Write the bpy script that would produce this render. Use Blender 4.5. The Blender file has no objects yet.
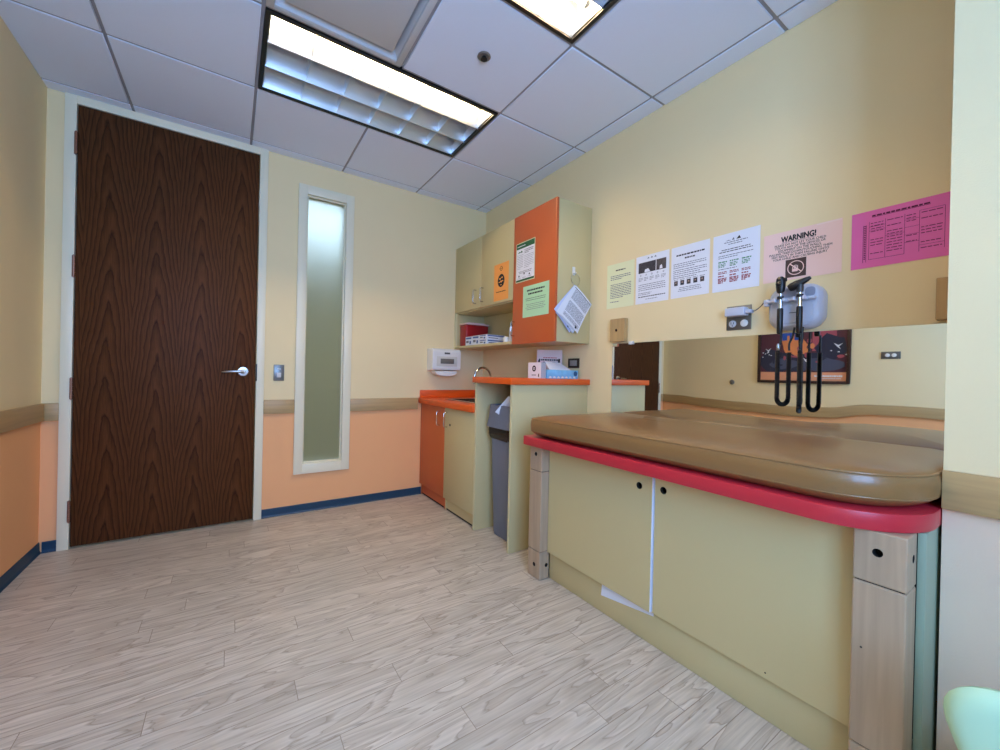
import bpy, bmesh, math, random
from mathutils import Vector, Matrix
random.seed(7)
PI = math.pi
COL = bpy.context.scene.collection
SC = bpy.context.scene

# ------------------------------------------------------------------ colours and materials
def lin(c):
    return tuple(((v/255.0)/12.92 if v/255.0 <= 0.04045 else ((v/255.0+0.055)/1.055)**2.4) for v in c) + (1.0,)

MATS = {}
def nodes_of(name):
    m = bpy.data.materials.new(name); m.use_nodes = True
    nt = m.node_tree
    return m, nt, nt.nodes['Principled BSDF']

def mat(name, rgb, rough=0.5, metal=0.0, bump=0.0, bscale=200.0, var=0.0, vscale=6.0, coat=0.0, spec=0.5, stretch=(1, 1, 1)):
    """plain surface with a procedural variation of tone and a fine bump"""
    if name in MATS: return MATS[name]
    m, nt, b = nodes_of(name)
    b.inputs['Roughness'].default_value = rough
    b.inputs['Metallic'].default_value = metal
    b.inputs['Specular IOR Level'].default_value = spec
    b.inputs['Coat Weight'].default_value = coat
    tc = nt.nodes.new('ShaderNodeTexCoord')
    mp = nt.nodes.new('ShaderNodeMapping'); mp.inputs['Scale'].default_value = stretch
    nt.links.new(tc.outputs['Object'], mp.inputs['Vector'])
    n = nt.nodes.new('ShaderNodeTexNoise'); n.inputs['Scale'].default_value = vscale; n.inputs['Detail'].default_value = 4
    nt.links.new(mp.outputs['Vector'], n.inputs['Vector'])
    mx = nt.nodes.new('ShaderNodeMix'); mx.data_type = 'RGBA'
    c = lin(rgb); v = var if var else 0.03
    mx.inputs['A'].default_value = tuple(x*(1-v) for x in c[:3]) + (1,)
    mx.inputs['B'].default_value = tuple(min(1, x*(1+v)) for x in c[:3]) + (1,)
    nt.links.new(n.outputs['Fac'], mx.inputs['Factor'])
    nt.links.new(mx.outputs['Result'], b.inputs['Base Color'])
    if bump:
        n2 = nt.nodes.new('ShaderNodeTexNoise'); n2.inputs['Scale'].default_value = bscale; n2.inputs['Detail'].default_value = 3
        nt.links.new(mp.outputs['Vector'], n2.inputs['Vector'])
        bp = nt.nodes.new('ShaderNodeBump'); bp.inputs['Strength'].default_value = bump; bp.inputs['Distance'].default_value = 0.002
        nt.links.new(n2.outputs['Fac'], bp.inputs['Height'])
        nt.links.new(bp.outputs['Normal'], b.inputs['Normal'])
    MATS[name] = m
    return m

def emis(name, rgb, strength):
    m, nt, b = nodes_of(name)
    b.inputs['Base Color'].default_value = (0.8, 0.8, 0.8, 1)
    b.inputs['Emission Color'].default_value = lin(rgb)
    b.inputs['Emission Strength'].default_value = strength
    MATS[name] = m
    return m

def math_node(nt, op, a, b=None, c=None):
    n = nt.nodes.new('ShaderNodeMath'); n.operation = op
    for i, v in enumerate((a, b, c)):
        if v is None: continue
        if isinstance(v, (int, float)): n.inputs[i].default_value = v
        else: nt.links.new(v, n.inputs[i])
    return n.outputs[0]

def mat_oak():
    """dark stained oak veneer: leaves side by side, each with a cathedral figure"""
    m, nt, b = nodes_of('dark stained oak veneer')
    tc = nt.nodes.new('ShaderNodeTexCoord')
    sep = nt.nodes.new('ShaderNodeSeparateXYZ'); nt.links.new(tc.outputs['Object'], sep.inputs[0])
    x, z = sep.outputs['X'], sep.outputs['Z']
    W = 0.22
    t = math_node(nt, 'DIVIDE', math_node(nt, 'ADD', x, 10*W - 0.03), W)
    leaf = math_node(nt, 'FLOOR', t)
    u = math_node(nt, 'SUBTRACT', math_node(nt, 'FRACT', t), 0.5)
    wn = nt.nodes.new('ShaderNodeTexWhiteNoise'); wn.noise_dimensions = '1D'
    nt.links.new(leaf, wn.inputs['W'])
    # wander of the figure's axis with height
    cz = nt.nodes.new('ShaderNodeCombineXYZ')
    nt.links.new(math_node(nt, 'MULTIPLY', z, 1.1), cz.inputs['Z'])
    nt.links.new(math_node(nt, 'MULTIPLY', leaf, 3.7), cz.inputs['X'])
    nz = nt.nodes.new('ShaderNodeTexNoise'); nz.inputs['Scale'].default_value = 1.3; nz.inputs['Detail'].default_value = 1
    nt.links.new(cz.outputs[0], nz.inputs['Vector'])
    uu = math_node(nt, 'ADD', u, math_node(nt, 'MULTIPLY', math_node(nt, 'SUBTRACT', nz.outputs['Fac'], 0.5), 0.35))
    a = math_node(nt, 'ABSOLUTE', uu)
    # fine wobble
    mp = nt.nodes.new('ShaderNodeMapping'); mp.inputs['Scale'].default_value = (26, 26, 9)
    nt.links.new(tc.outputs['Object'], mp.inputs['Vector'])
    nw = nt.nodes.new('ShaderNodeTexNoise'); nw.inputs['Scale'].default_value = 1.0; nw.inputs['Detail'].default_value = 3
    nt.links.new(mp.outputs[0], nw.inputs['Vector'])
    wob = math_node(nt, 'MULTIPLY', math_node(nt, 'SUBTRACT', nw.outputs['Fac'], 0.5), 0.42)
    ph = math_node(nt, 'ADD', math_node(nt, 'MULTIPLY', z, 4.6),
                   math_node(nt, 'MULTIPLY', math_node(nt, 'POWER', a, 1.45), 12.0))
    ph = math_node(nt, 'ADD', ph, math_node(nt, 'MULTIPLY', wn.outputs['Value'], 5.0))
    ph = math_node(nt, 'ADD', ph, math_node(nt, 'MULTIPLY', wob, 2.2))
    ring = math_node(nt, 'FRACT', ph)
    # pores: long thin streaks
    mp2 = nt.nodes.new('ShaderNodeMapping'); mp2.inputs['Scale'].default_value = (420, 420, 9)
    nt.links.new(tc.outputs['Object'], mp2.inputs['Vector'])
    np_ = nt.nodes.new('ShaderNodeTexNoise'); np_.inputs['Scale'].default_value = 1.0; np_.inputs['Detail'].default_value = 2
    nt.links.new(mp2.outputs[0], np_.inputs['Vector'])
    r1 = nt.nodes.new('ShaderNodeValToRGB')
    e = r1.color_ramp.elements
    e[0].position = 0.0; e[0].color = lin((43, 24, 13))
    e[1].position = 1.0; e[1].color = lin((66, 38, 20))
    k = r1.color_ramp.elements.new(0.20); k.color = lin((88, 54, 31))
    k = r1.color_ramp.elements.new(0.55); k.color = lin((84, 51, 28))
    nt.links.new(ring, r1.inputs['Fac'])
    r2 = nt.nodes.new('ShaderNodeMapRange')
    r2.inputs['From Min'].default_value = 0.35; r2.inputs['From Max'].default_value = 0.65
    r2.inputs['To Min'].default_value = 0.72; r2.inputs['To Max'].default_value = 1.12
    nt.links.new(np_.outputs['Fac'], r2.inputs['Value'])
    mx = nt.nodes.new('ShaderNodeMix'); mx.data_type = 'RGBA'; mx.blend_type = 'MULTIPLY'
    mx.inputs['Factor'].default_value = 1.0
    nt.links.new(r1.outputs['Color'], mx.inputs['A']); nt.links.new(r2.outputs['Result'], mx.inputs['B'])
    nt.links.new(mx.outputs['Result'], b.inputs['Base Color'])
    b.inputs['Roughness'].default_value = 0.5
    b.inputs['Specular IOR Level'].default_value = 0.09
    MATS['oak'] = m
    return m

def mat_floor():
    """pale wood-look vinyl plank: figure drawn along each plank, its own tone per plank"""
    m, nt, b = nodes_of('pale wood look vinyl plank')
    uv = nt.nodes.new('ShaderNodeUVMap'); uv.uv_map = 'plank'
    at = nt.nodes.new('ShaderNodeAttribute'); at.attribute_name = 'tone'
    mp = nt.nodes.new('ShaderNodeMapping'); mp.inputs['Scale'].default_value = (1.5, 10.0, 1)
    nt.links.new(uv.outputs[0], mp.inputs['Vector'])
    n = nt.nodes.new('ShaderNodeTexNoise'); n.inputs['Scale'].default_value = 1.0; n.inputs['Detail'].default_value = 3.0
    n.inputs['Roughness'].default_value = 0.5; n.inputs['Distortion'].default_value = 0.7
    nt.links.new(mp.outputs[0], n.inputs['Vector'])
    ring = math_node(nt, 'FRACT', math_node(nt, 'MULTIPLY', n.outputs['Fac'], 8.0))
    r = nt.nodes.new('ShaderNodeValToRGB'); e = r.color_ramp.elements
    e[0].position = 0.0; e[0].color = lin((172, 158, 140))
    e[1].position = 1.0; e[1].color = lin((194, 181, 164))
    k = r.color_ramp.elements.new(0.14); k.color = lin((216, 205, 189))
    k = r.color_ramp.elements.new(0.6); k.color = lin((208, 196, 178))
    nt.links.new(ring, r.inputs['Fac'])
    mp2 = nt.nodes.new('ShaderNodeMapping'); mp2.inputs['Scale'].default_value = (5, 120, 1)
    nt.links.new(uv.outputs[0], mp2.inputs['Vector'])
    n2 = nt.nodes.new('ShaderNodeTexNoise'); n2.inputs['Scale'].default_value = 1.0; n2.inputs['Detail'].default_value = 3
    nt.links.new(mp2.outputs[0], n2.inputs['Vector'])
    mr = nt.nodes.new('ShaderNodeMapRange')
    mr.inputs['From Min'].default_value = 0.3; mr.inputs['From Max'].default_value = 0.7
    mr.inputs['To Min'].default_value = 0.84; mr.inputs['To Max'].default_value = 1.08
    nt.links.new(n2.outputs['Fac'], mr.inputs['Value'])
    f = math_node(nt, 'MULTIPLY', mr.outputs['Result'], at.outputs['Fac'])
    mx = nt.nodes.new('ShaderNodeMix'); mx.data_type = 'RGBA'; mx.blend_type = 'MULTIPLY'; mx.inputs['Factor'].default_value = 1
    nt.links.new(r.outputs['Color'], mx.inputs['A']); nt.links.new(f, mx.inputs['B'])
    nt.links.new(mx.outputs['Result'], b.inputs['Base Color'])
    b.inputs['Roughness'].default_value = 0.36
    b.inputs['Specular IOR Level'].default_value = 0.4
    MATS['floor'] = m
    return m

def mat_maple(name, rgb, axis='Z', rough=0.45):
    m, nt, b = nodes_of(name)
    tc = nt.nodes.new('ShaderNodeTexCoord'); mp = nt.nodes.new('ShaderNodeMapping')
    s = {'X': (2.5, 45, 45), 'Y': (45, 2.5, 45), 'Z': (45, 45, 2.5)}[axis]
    mp.inputs['Scale'].default_value = s
    nt.links.new(tc.outputs['Object'], mp.inputs['Vector'])
    n = nt.nodes.new('ShaderNodeTexNoise'); n.inputs['Scale'].default_value = 1; n.inputs['Detail'].default_value = 4
    n.inputs['Distortion'].default_value = 0.4
    nt.links.new(mp.outputs[0], n.inputs['Vector'])
    r = nt.nodes.new('ShaderNodeValToRGB'); e = r.color_ramp.elements
    c = lin(rgb)
    e[0].position = 0.3; e[0].color = tuple(v*0.86 for v in c[:3]) + (1,)
    e[1].position = 0.7; e[1].color = tuple(min(1, v*1.08) for v in c[:3]) + (1,)
    nt.links.new(n.outputs['Fac'], r.inputs['Fac'])
    nt.links.new(r.outputs['Color'], b.inputs['Base Color'])
    b.inputs['Roughness'].default_value = rough
    MATS[name] = m
    return m

def mat_glass(name, rgb, rough):
    m, nt, b = nodes_of(name)
    b.inputs['Base Color'].default_value = lin(rgb)
    b.inputs['Transmission Weight'].default_value = 1.0
    b.inputs['Roughness'].default_value = rough
    b.inputs['IOR'].default_value = 1.3
    n = nt.nodes.new('ShaderNodeTexNoise'); n.inputs['Scale'].default_value = 400
    bp = nt.nodes.new('ShaderNodeBump'); bp.inputs['Strength'].default_value = 0.05; bp.inputs['Distance'].default_value = 0.001
    nt.links.new(n.outputs['Fac'], bp.inputs['Height']); nt.links.new(bp.outputs['Normal'], b.inputs['Normal'])
    MATS[name] = m
    return m

CREAM = mat('cream wall paint', (237, 216, 168), 0.7, bump=0.25, bscale=260, var=0.015)
PEACH = mat('peach wall paint', (238, 176, 122), 0.7, bump=0.25, bscale=260, var=0.015)
PEACH_DAYLIT = mat('daylight paled peach wall paint', (232, 204, 176), 0.7, bump=0.25, bscale=260, var=0.015)  # same peach paint, paled in its colour to imitate cool daylight on wall_return
FRAME = mat('off white trim enamel', (234, 226, 198), 0.42, var=0.015)
NAVY = mat('navy cove base rubber', (6, 52, 80), 0.45)
TILE = mat('white mineral ceiling tile', (226, 234, 250), 0.9, bump=0.5, bscale=420, var=0.03, vscale=300)
GRID = mat('pale grey ceiling grid', (150, 151, 158), 0.55)
OAK = mat_oak()
FLOOR = mat_floor()
SEAM = mat('dark plank seam', (150, 136, 120), 0.7)
RAIL = mat_maple('tan stained maple rail along x', (184, 154, 106), 'X')
RAILY = mat_maple('tan stained maple rail along y', (184, 154, 106), 'Y')
MAPLE = mat_maple('clear maple upright grain', (180, 156, 128), 'Z')
MAPLEB = mat_maple('golden maple block', (190, 156, 104), 'Z')
LAM = mat('pale olive yellow laminate', (203, 187, 137), 0.45, var=0.03, vscale=500)
LAMEDGE = mat('pale olive edge band', (214, 204, 158), 0.4)
TEAL = mat('dull sage end panel', (150, 164, 140), 0.5, var=0.03, vscale=400)
ORANGE = mat('burnt orange laminate', (196, 96, 48), 0.42, var=0.03, vscale=300)
OTOP = mat('orange worktop laminate', (228, 92, 24), 0.38, var=0.03, vscale=300)
RED = mat('crimson laminate', (194, 44, 58), 0.36, var=0.06, vscale=400)
VINYL = mat('brown vinyl upholstery', (140, 104, 62), 0.33, bump=0.12, bscale=90, var=0.05, vscale=8, coat=0.15)
WHITE = mat('white plastic', (232, 230, 224), 0.4)
PLATEN = mat('grey steel plate', (120, 120, 118), 0.35, metal=0.75)
STEEL = mat('brushed stainless steel', (188, 188, 186), 0.25, metal=1.0)
CHROME = mat('polished chrome', (215, 215, 215), 0.08, metal=1.0)
BRONZE = mat('dull bronze hinge', (150, 110, 92), 0.35, metal=0.7)
BLACK = mat('black plastic', (14, 14, 15), 0.4)
RUBBER = mat('black rubber cord', (10, 10, 11), 0.5)
DARK = mat('dark interior', (30, 26, 22), 0.8)
BINGREY = mat('blue grey bin plastic', (112, 118, 134), 0.5, var=0.04)
BAG = mat('black bin bag film', (12, 12, 13), 0.25)
PAPER = mat('white paper', (232, 233, 240), 0.8)
INK = mat('black ink', (32, 30, 34), 0.8)
GREYINK = mat('grey body text ink', (112, 112, 122), 0.8)
LUM = mat('semi specular aluminium louvre', (238, 242, 248), 0.3, metal=1.0)
REFL = mat('white enamel reflector', (214, 218, 222), 0.4)
TUBE = emis('lit fluorescent tube', (255, 223, 173), 122.0)
MINT = mat('mint green moulded plastic', (190, 232, 196), 0.42, var=0.02)
DEVICE = mat('pale grey blue device shell', (196, 200, 214), 0.35)
DEVICED = mat('grey device recess', (150, 154, 172), 0.45)
GREYPL = mat('light grey plastic', (196, 198, 204), 0.4)
mirror_m, _nt, _b = nodes_of('silvered mirror')
_b.inputs['Base Color'].default_value = (0.86, 0.88, 0.86, 1); _b.inputs['Metallic'].default_value = 1.0; _b.inputs['Roughness'].default_value = 0.012
def tint(name, rgb, rough=0.75): return mat(name, rgb, rough)

# ------------------------------------------------------------------ mesh builder
class MB:
    def __init__(s): s.v = []; s.f = []; s.mi = []; s.sm = []; s.mats = []
    def slot(s, m):
        if m not in s.mats: s.mats.append(m)
        return s.mats.index(m)
    def add_bm(s, bm, m, M=None, smooth=False):
        o = len(s.v); k = s.slot(m)
        bm.verts.ensure_lookup_table(); bm.verts.index_update()
        for v in bm.verts: s.v.append((M @ v.co) if M else v.co.copy())
        for f in bm.faces:
            s.f.append([o + v.index for v in f.verts]); s.mi.append(k); s.sm.append(smooth)
        bm.free()
        return s
    def raw(s, verts, faces, m, smooth=False, M=None):
        o = len(s.v); k = s.slot(m)
        for v in verts: s.v.append((M @ Vector(v)) if M else Vector(v))
        for f in faces: s.f.append([o + i for i in f]); s.mi.append(k); s.sm.append(smooth)
        return s
    def box(s, x0, x1, y0, y1, z0, z1, m, bev=0.0, seg=2, M=None):
        bm = bmesh.new()
        bmesh.ops.create_cube(bm, size=1.0)
        for v in bm.verts:
            v.co = Vector(((x0+x1)/2 + v.co.x*(x1-x0), (y0+y1)/2 + v.co.y*(y1-y0), (z0+z1)/2 + v.co.z*(z1-z0)))
        if bev > 0:
            bmesh.ops.bevel(bm, geom=list(bm.edges), offset=bev, segments=seg, affect='EDGES', profile=0.5)
        return s.add_bm(bm, m, M, bev > 0)
    def prism(s, pts, d, m, bev=0.0, M=None, smooth=False, seg=2):
        """pts: 3-D polygon; d: extrusion vector"""
        bm = bmesh.new()
        d = Vector(d)
        a = [bm.verts.new(Vector(p)) for p in pts]; b = [bm.verts.new(Vector(p) + d) for p in pts]
        n = len(pts)
        bm.faces.new(a); bm.faces.new(list(reversed(b)))
        for i in range(n): bm.faces.new([a[i], b[i], b[(i+1) % n], a[(i+1) % n]][::-1])
        bmesh.ops.recalc_face_normals(bm, faces=bm.faces)
        if bev > 0:
            es = [e for f in bm.faces if len(f.verts) == n and n != 4 for e in f.edges] or list(bm.edges)
            bmesh.ops.bevel(bm, geom=list(set(es)), offset=bev, segments=seg, affect='EDGES', profile=0.5)
        return s.add_bm(bm, m, M, smooth)
    def tube(s, pts, r, m, n=12, closed=False, smooth=True, M=None):
        pts = [Vector(p) for p in pts]; N = len(pts)
        rs = r if isinstance(r, (list, tuple)) else [r]*N
        verts, faces = [], []
        up = None
        for i, p in enumerate(pts):
            if closed: t = (pts[(i+1) % N] - pts[i-1])
            else: t = pts[min(i+1, N-1)] - pts[max(i-1, 0)]
            t.normalize()
            if up is None:
                up = Vector((0, 0, 1)) if abs(t.z) < 0.9 else Vector((1, 0, 0))
            x = up - t*up.dot(t)
            if x.length < 1e-6: x = t.orthogonal()
            x.normalize(); y = t.cross(x); up = x
            for j in range(n):
                a = 2*PI*j/n
                verts.append(p + (x*math.cos(a) + y*math.sin(a))*rs[i])
        for i in range(N if closed else N-1):
            for j in range(n):
                a = i*n + j; b = i*n + (j+1) % n
                c = ((i+1) % N)*n + (j+1) % n; d = ((i+1) % N)*n + j
                faces.append([a, b, c, d])
        if not closed:
            faces.append(list(range(n))[::-1]); faces.append([(N-1)*n + j for j in range(n)])
        return s.raw(verts, faces, m, smooth, M)
    def cyl(s, p0, p1, r, m, r1=None, n=24):
        return s.tube([p0, p1], [r, r if r1 is None else r1], m, n)
    def lathe(s, prof, origin, axis, m, n=32, smooth=True):
        """prof: list of (radius, distance along axis)"""
        ax = Vector(axis).normalized(); x = ax.orthogonal().normalized(); y = ax.cross(x); o = Vector(origin)
        verts, faces = [], []
        for r, h in prof:
            for j in range(n):
                a = 2*PI*j/n
                verts.append(o + ax*h + (x*math.cos(a) + y*math.sin(a))*max(r, 1e-5))
        for i in range(len(prof)-1):
            for j in range(n):
                faces.append([i*n+j, i*n+(j+1) % n, (i+1)*n+(j+1) % n, (i+1)*n+j])
        faces.append(list(range(n))[::-1]); faces.append([(len(prof)-1)*n+j for j in range(n)])
        return s.raw(verts, faces, m, smooth)
    def build(s, name, parent=None, auto=True, origin=None, modifiers=None):
        me = bpy.data.meshes.new(name)
        mn = Vector((min(v.x for v in s.v), min(v.y for v in s.v), min(v.z for v in s.v)))
        mx = Vector((max(v.x for v in s.v), max(v.y for v in s.v), max(v.z for v in s.v)))
        o = Vector(origin) if origin is not None else Vector(((mn.x+mx.x)/2, (mn.y+mx.y)/2, mn.z))
        me.from_pydata([v - o for v in s.v], [], s.f)
        for m in s.mats: me.materials.append(m)
        me.polygons.foreach_set('material_index', s.mi)
        me.polygons.foreach_set('use_smooth', s.sm)
        me.update()
        if any(s.sm): me.set_sharp_from_angle(angle=math.radians(38))
        ob = bpy.data.objects.new(name, me); COL.objects.link(ob)
        ob.location = o
        if parent is not None:
            ob.parent = parent
            ob.location = o - world_loc(parent)
        return ob

def world_loc(o):
    l = Vector(o.location)
    while o.parent is not None:
        o = o.parent; l = l + Vector(o.location)
    return l

def tag(o, label, cat, group=None):
    o['label'] = label; o['category'] = cat
    if group: o['group'] = group
    return o
def thing(name, loc, label, cat, group=None):
    e = bpy.data.objects.new(name, None); COL.objects.link(e); e.location = loc; e.empty_display_size = 0.05
    return tag(e, label, cat, group)
def structure(o, label=None):
    o['kind'] = 'structure'
    if label: o['label'] = label
    return o
def struct_empty(name, loc, label=None):
    e = bpy.data.objects.new(name, None); COL.objects.link(e); e.location = loc; e.empty_display_size = 0.05
    return structure(e, label)

def drill(ob, cutters):
    """bore round holes: cutters = list of (world point, direction, radius, depth, inner material)"""
    base = world_loc(ob)
    for p, d, r, depth, m in cutters:
        mb = MB(); d = Vector(d).normalized(); p = Vector(p) - base
        mb.cyl(p - d*0.01, p + d*depth, r, m, n=20)
        mb.sm = [False]*len(mb.sm)
        c = mb.build('borer', origin=(0, 0, 0))
        tmp = bpy.data.objects.new('bored', ob.data); COL.objects.link(tmp)
        md = tmp.modifiers.new('b', 'BOOLEAN'); md.object = c; md.operation = 'DIFFERENCE'; md.solver = 'EXACT'
        md.material_mode = 'TRANSFER'; md.use_self = True
        dg = bpy.context.evaluated_depsgraph_get(); dg.update()
        me = bpy.data.meshes.new_from_object(tmp.evaluated_get(dg))
        me.name = ob.name
        bpy.data.objects.remove(tmp); cm = c.data; bpy.data.objects.remove(c); bpy.data.meshes.remove(cm)
        me.polygons.foreach_set('use_smooth', [False]*len(me.polygons))
        ob.data = me

# ------------------------------------------------------------------ printing on sheets
def text_mesh(body, size, align='CENTER'):
    cu = bpy.data.curves.new('txt', 'FONT'); cu.body = body; cu.size = size; cu.align_x = align; cu.align_y = 'CENTER'
    cu.resolution_u = 2
    ob = bpy.data.objects.new('txt', cu); COL.objects.link(ob)
    dg = bpy.context.evaluated_depsgraph_get(); dg.update()
    me = bpy.data.meshes.new_from_object(ob.evaluated_get(dg))
    vs = [v.co.copy() for v in me.vertices]; fs = [list(p.vertices) for p in me.polygons]
    bpy.data.objects.remove(ob); bpy.data.curves.remove(cu); bpy.data.meshes.remove(me)
    return vs, fs

class Sheet:
    """a sheet of paper of width w and height h; u to its right, v up, n towards the reader; prints stand a hair above it"""
    def __init__(s, o, u, v, w, h, m, t=0.0006, lift=0.0008, corners=None):
        s.mb = MB(); s.o = Vector(o); s.u = Vector(u).normalized(); s.v = Vector(v).normalized(); s.n = s.u.cross(s.v).normalized()
        s.w = w; s.h = h; s.t = t; s.lv = 0
        a = s.o + s.n*lift
        s.top = a + s.n*t
        P = [a, a + s.u*w, a + s.u*w + s.v*h, a + s.v*h]
        s.mb.prism(P, s.n*t, m)
    def P(s, x, y, e=0.0003): return s.top + s.u*x + s.v*y + s.n*e
    def rect(s, x0, y0, x1, y1, m, e=0.0003):
        s.mb.raw([s.P(x0, y0, e), s.P(x1, y0, e), s.P(x1, y1, e), s.P(x0, y1, e)], [[0, 1, 2, 3]], m)
    def poly(s, pts, m, e=0.0005): s.mb.raw([s.P(x, y, e) for x, y in pts], [list(range(len(pts)))], m)
    def disc(s, x, y, r, m, e=0.0005, n=28, ry=None):
        s.poly([(x + r*math.cos(2*PI*i/n), y + (ry or r)*math.sin(2*PI*i/n)) for i in range(n)], m, e)
    def ring(s, x, y, r0, r1, m, e=0.0006, n=32):
        vs, fs = [], []
        for i in range(n):
            a = 2*PI*i/n
            vs += [s.P(x+r0*math.cos(a), y+r0*math.sin(a), e), s.P(x+r1*math.cos(a), y+r1*math.sin(a), e)]
        for i in range(n):
            j = (i+1) % n; fs.append([2*i, 2*i+1, 2*j+1, 2*j])
        s.mb.raw(vs, fs, m)
    def text(s, x, y, body, size, m, sx=1.0, e=0.0005, align='CENTER', bold=0.0):
        vs, fs = text_mesh(body, size, align)
        offs = [(0, 0)] if not bold else [(-bold, 0), (bold, 0), (0, bold), (0, -bold)]
        for k, (dx, dy) in enumerate(offs):
            s.mb.raw([s.P(x + v.x*sx + dx, y + v.y + dy, e + k*0.00002) for v in vs], fs, m)
    def line(s, x0, x1, y, th, m, rnd, e=0.0004):
        """one line of print too small to read: a row of word-long dashes"""
        x = x0
        while x < x1 - 0.002:
            w = min(rnd.uniform(0.006, 0.018), x1 - x)
            s.rect(x, y - th/2, x + w, y + th/2, m, e); x += w + 0.0028
    def para(s, x0, x1, y0, n, gap, th, m, rnd, center=False, short=0.4):
        for i in range(n):
            a, b = x0, x1
            if i == n-1 and short: b = x0 + (x1-x0)*rnd.uniform(short, 0.9)
            if center:
                k = (x1-x0)*rnd.uniform(0, 0.12); a, b = x0+k, x1-k
            s.line(a, b, y0 - i*gap, th, m, rnd)
    def done(s, name, label, cat, group=None): return tag(s.mb.build(name), label, cat, group)

# ------------------------------------------------------------------ room shell
RX, LX, H = 2.916, 0.0, 2.627
HT = H + 0.22        # right wall, left wall, ceiling height
JX, JY = 2.445, -3.100               # the wall that steps out beside the table
RY = -4.30                           # rear wall (behind the camera)
BT = 0.12

def wall_rects(mb, rects, PEACH=PEACH):
    for x0, x1, y0, y1, z0, z1 in rects:
        if z1 <= 0.80: mb.box(x0, x1, y0, y1, z0, z1, PEACH)
        elif z0 >= 0.80: mb.box(x0, x1, y0, y1, z0, z1, CREAM)
        else:
            mb.box(x0, x1, y0, y1, z0, 0.80, PEACH); mb.box(x0, x1, y0, y1, 0.80, z1, CREAM)
mb = MB()
wall_rects(mb, [(-0.12, 0.10, 0, BT, 0, HT), (0.10, 1.056, 0, BT, 2.60, HT), (1.056, 1.322, 0, BT, 0, HT),
                (1.322, 1.638, 0, BT, 0, 0.35), (1.322, 1.638, 0, BT, 2.40, HT), (1.638, RX+0.12, 0, BT, 0, HT)])
structure(mb.build('wall_back'))
mb = MB(); wall_rects(mb, [(-0.12, 0.0, RY-0.12, 0, 0, HT)]); structure(mb.build('wall_left'))
mb = MB(); wall_rects(mb, [(RX, RX+0.12, JY, 0, 0, HT)]); structure(mb.build('wall_right')); mb = MB(); wall_rects(mb, [(JX, RX+0.12, RY-0.12, JY, 0, HT)], PEACH_DAYLIT); structure(mb.build('wall_return'))
WX0, WX1, WZ0, WZ1 = 0.15, 1.50, 0.85, 2.35
mb = MB(); wall_rects(mb, [(0, WX0, RY-0.12, RY, 0, HT), (WX1, JX, RY-0.12, RY, 0, HT), (WX0, WX1, RY-0.12, RY, 0, WZ0), (WX0, WX1, RY-0.12, RY, WZ1, HT)])
structure(mb.build('wall_rear'))
w2 = struct_empty('window_2', ((WX0+WX1)/2, RY, WZ0))
mb = MB()
for a, b, c, d in ((WX0, WX0+0.05, WZ0, WZ1), (WX1-0.05, WX1, WZ0, WZ1), (WX0+0.05, WX1-0.05, WZ0, WZ0+0.05), (WX0+0.05, WX1-0.05, WZ1-0.05, WZ1), ((WX0+WX1)/2-0.02, (WX0+WX1)/2+0.02, WZ0+0.05, WZ1-0.05)):
    mb.box(a, b, RY-0.10, RY-0.04, c, d, FRAME, 0.004)
mb.build('window_frame', w2)

# floor: one mesh, a face per plank with hairline seams
def build_floor():
    y_top, pw, L = 0.12, 0.1005, 0.914
    seam_at = {-1.39: 1.135, -1.59: 1.309, -1.79: 1.086, -1.89: 1.396, -1.69: 0.687, -1.19: 0.64, -1.49: 0.884, -1.99: 1.80, -2.09: 1.171,
               -2.19: 1.52, -2.29: 1.995, -2.39: 1.876, -2.49: 2.12, -2.59: 1.40}
    me_v, me_f, uv, tone, mi = [], [], [], [], []
    rnd = random.Random(3)
    k0 = int(round((y_top + 1.39)/pw))
    y = -1.39 + k0*pw
    g = 0.0011
    x_lo, x_hi = 0.0, RX
    while y > RY:
        y1, y0 = y, y - pw
        key = min(seam_at, key=lambda q: abs(q - y))
        s0 = seam_at[key] if abs(key - y) < 0.03 else rnd.uniform(0, L)
        xs = [s0 + i*L for i in range(-5, 6)]
        cuts = [x_lo] + [x for x in xs if x_lo < x < x_hi] + [x_hi]
        for a, b in zip(cuts[:-1], cuts[1:]):
            o = len(me_v)
            me_v += [(a+g, y0+g, 0), (b-g, y0+g, 0), (b-g, y1-g, 0), (a+g, y1-g, 0)]
            me_f.append([o, o+1, o+2, o+3])
            du, dv = rnd.uniform(0, 60), rnd.uniform(0, 60)
            uv += [(a+du, dv), (b+du, dv), (b+du, dv+pw), (a+du, dv+pw)]
            tone.append(rnd.uniform(0.83, 0.95)); mi.append(0)
        y -= pw
    o = len(me_v)
    me_v += [(x_lo, RY, -0.0012), (x_hi, RY, -0.0012), (x_hi, 0.12, -0.0012), (x_lo, 0.12, -0.0012),
             (x_lo, RY, -0.05), (x_hi, RY, -0.05), (x_hi, 0.12, -0.05), (x_lo, 0.12, -0.05)]
    for f in ([0, 1, 2, 3], [7, 6, 5, 4], [0, 4, 5, 1], [1, 5, 6, 2], [2, 6, 7, 3], [3, 7, 4, 0]):
        me_f.append([o+i for i in f]); uv += [(0, 0)]*4; tone.append(1.0); mi.append(1)
    me = bpy.data.meshes.new('floor'); me.from_pydata(me_v, [], me_f)
    me.materials.append(FLOOR); me.materials.append(SEAM)
    me.polygons.foreach_set('material_index', mi)
    ul = me.uv_layers.new(name='plank')
    for i, l in enumerate(ul.data): l.uv = uv[i]
    at = me.attributes.new('tone', 'FLOAT', 'FACE')
    for i, d in enumerate(at.data): d.value = tone[i]
    ob = bpy.data.objects.new('floor', me); COL.objects.link(ob)
    structure(ob)
build_floor()

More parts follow.
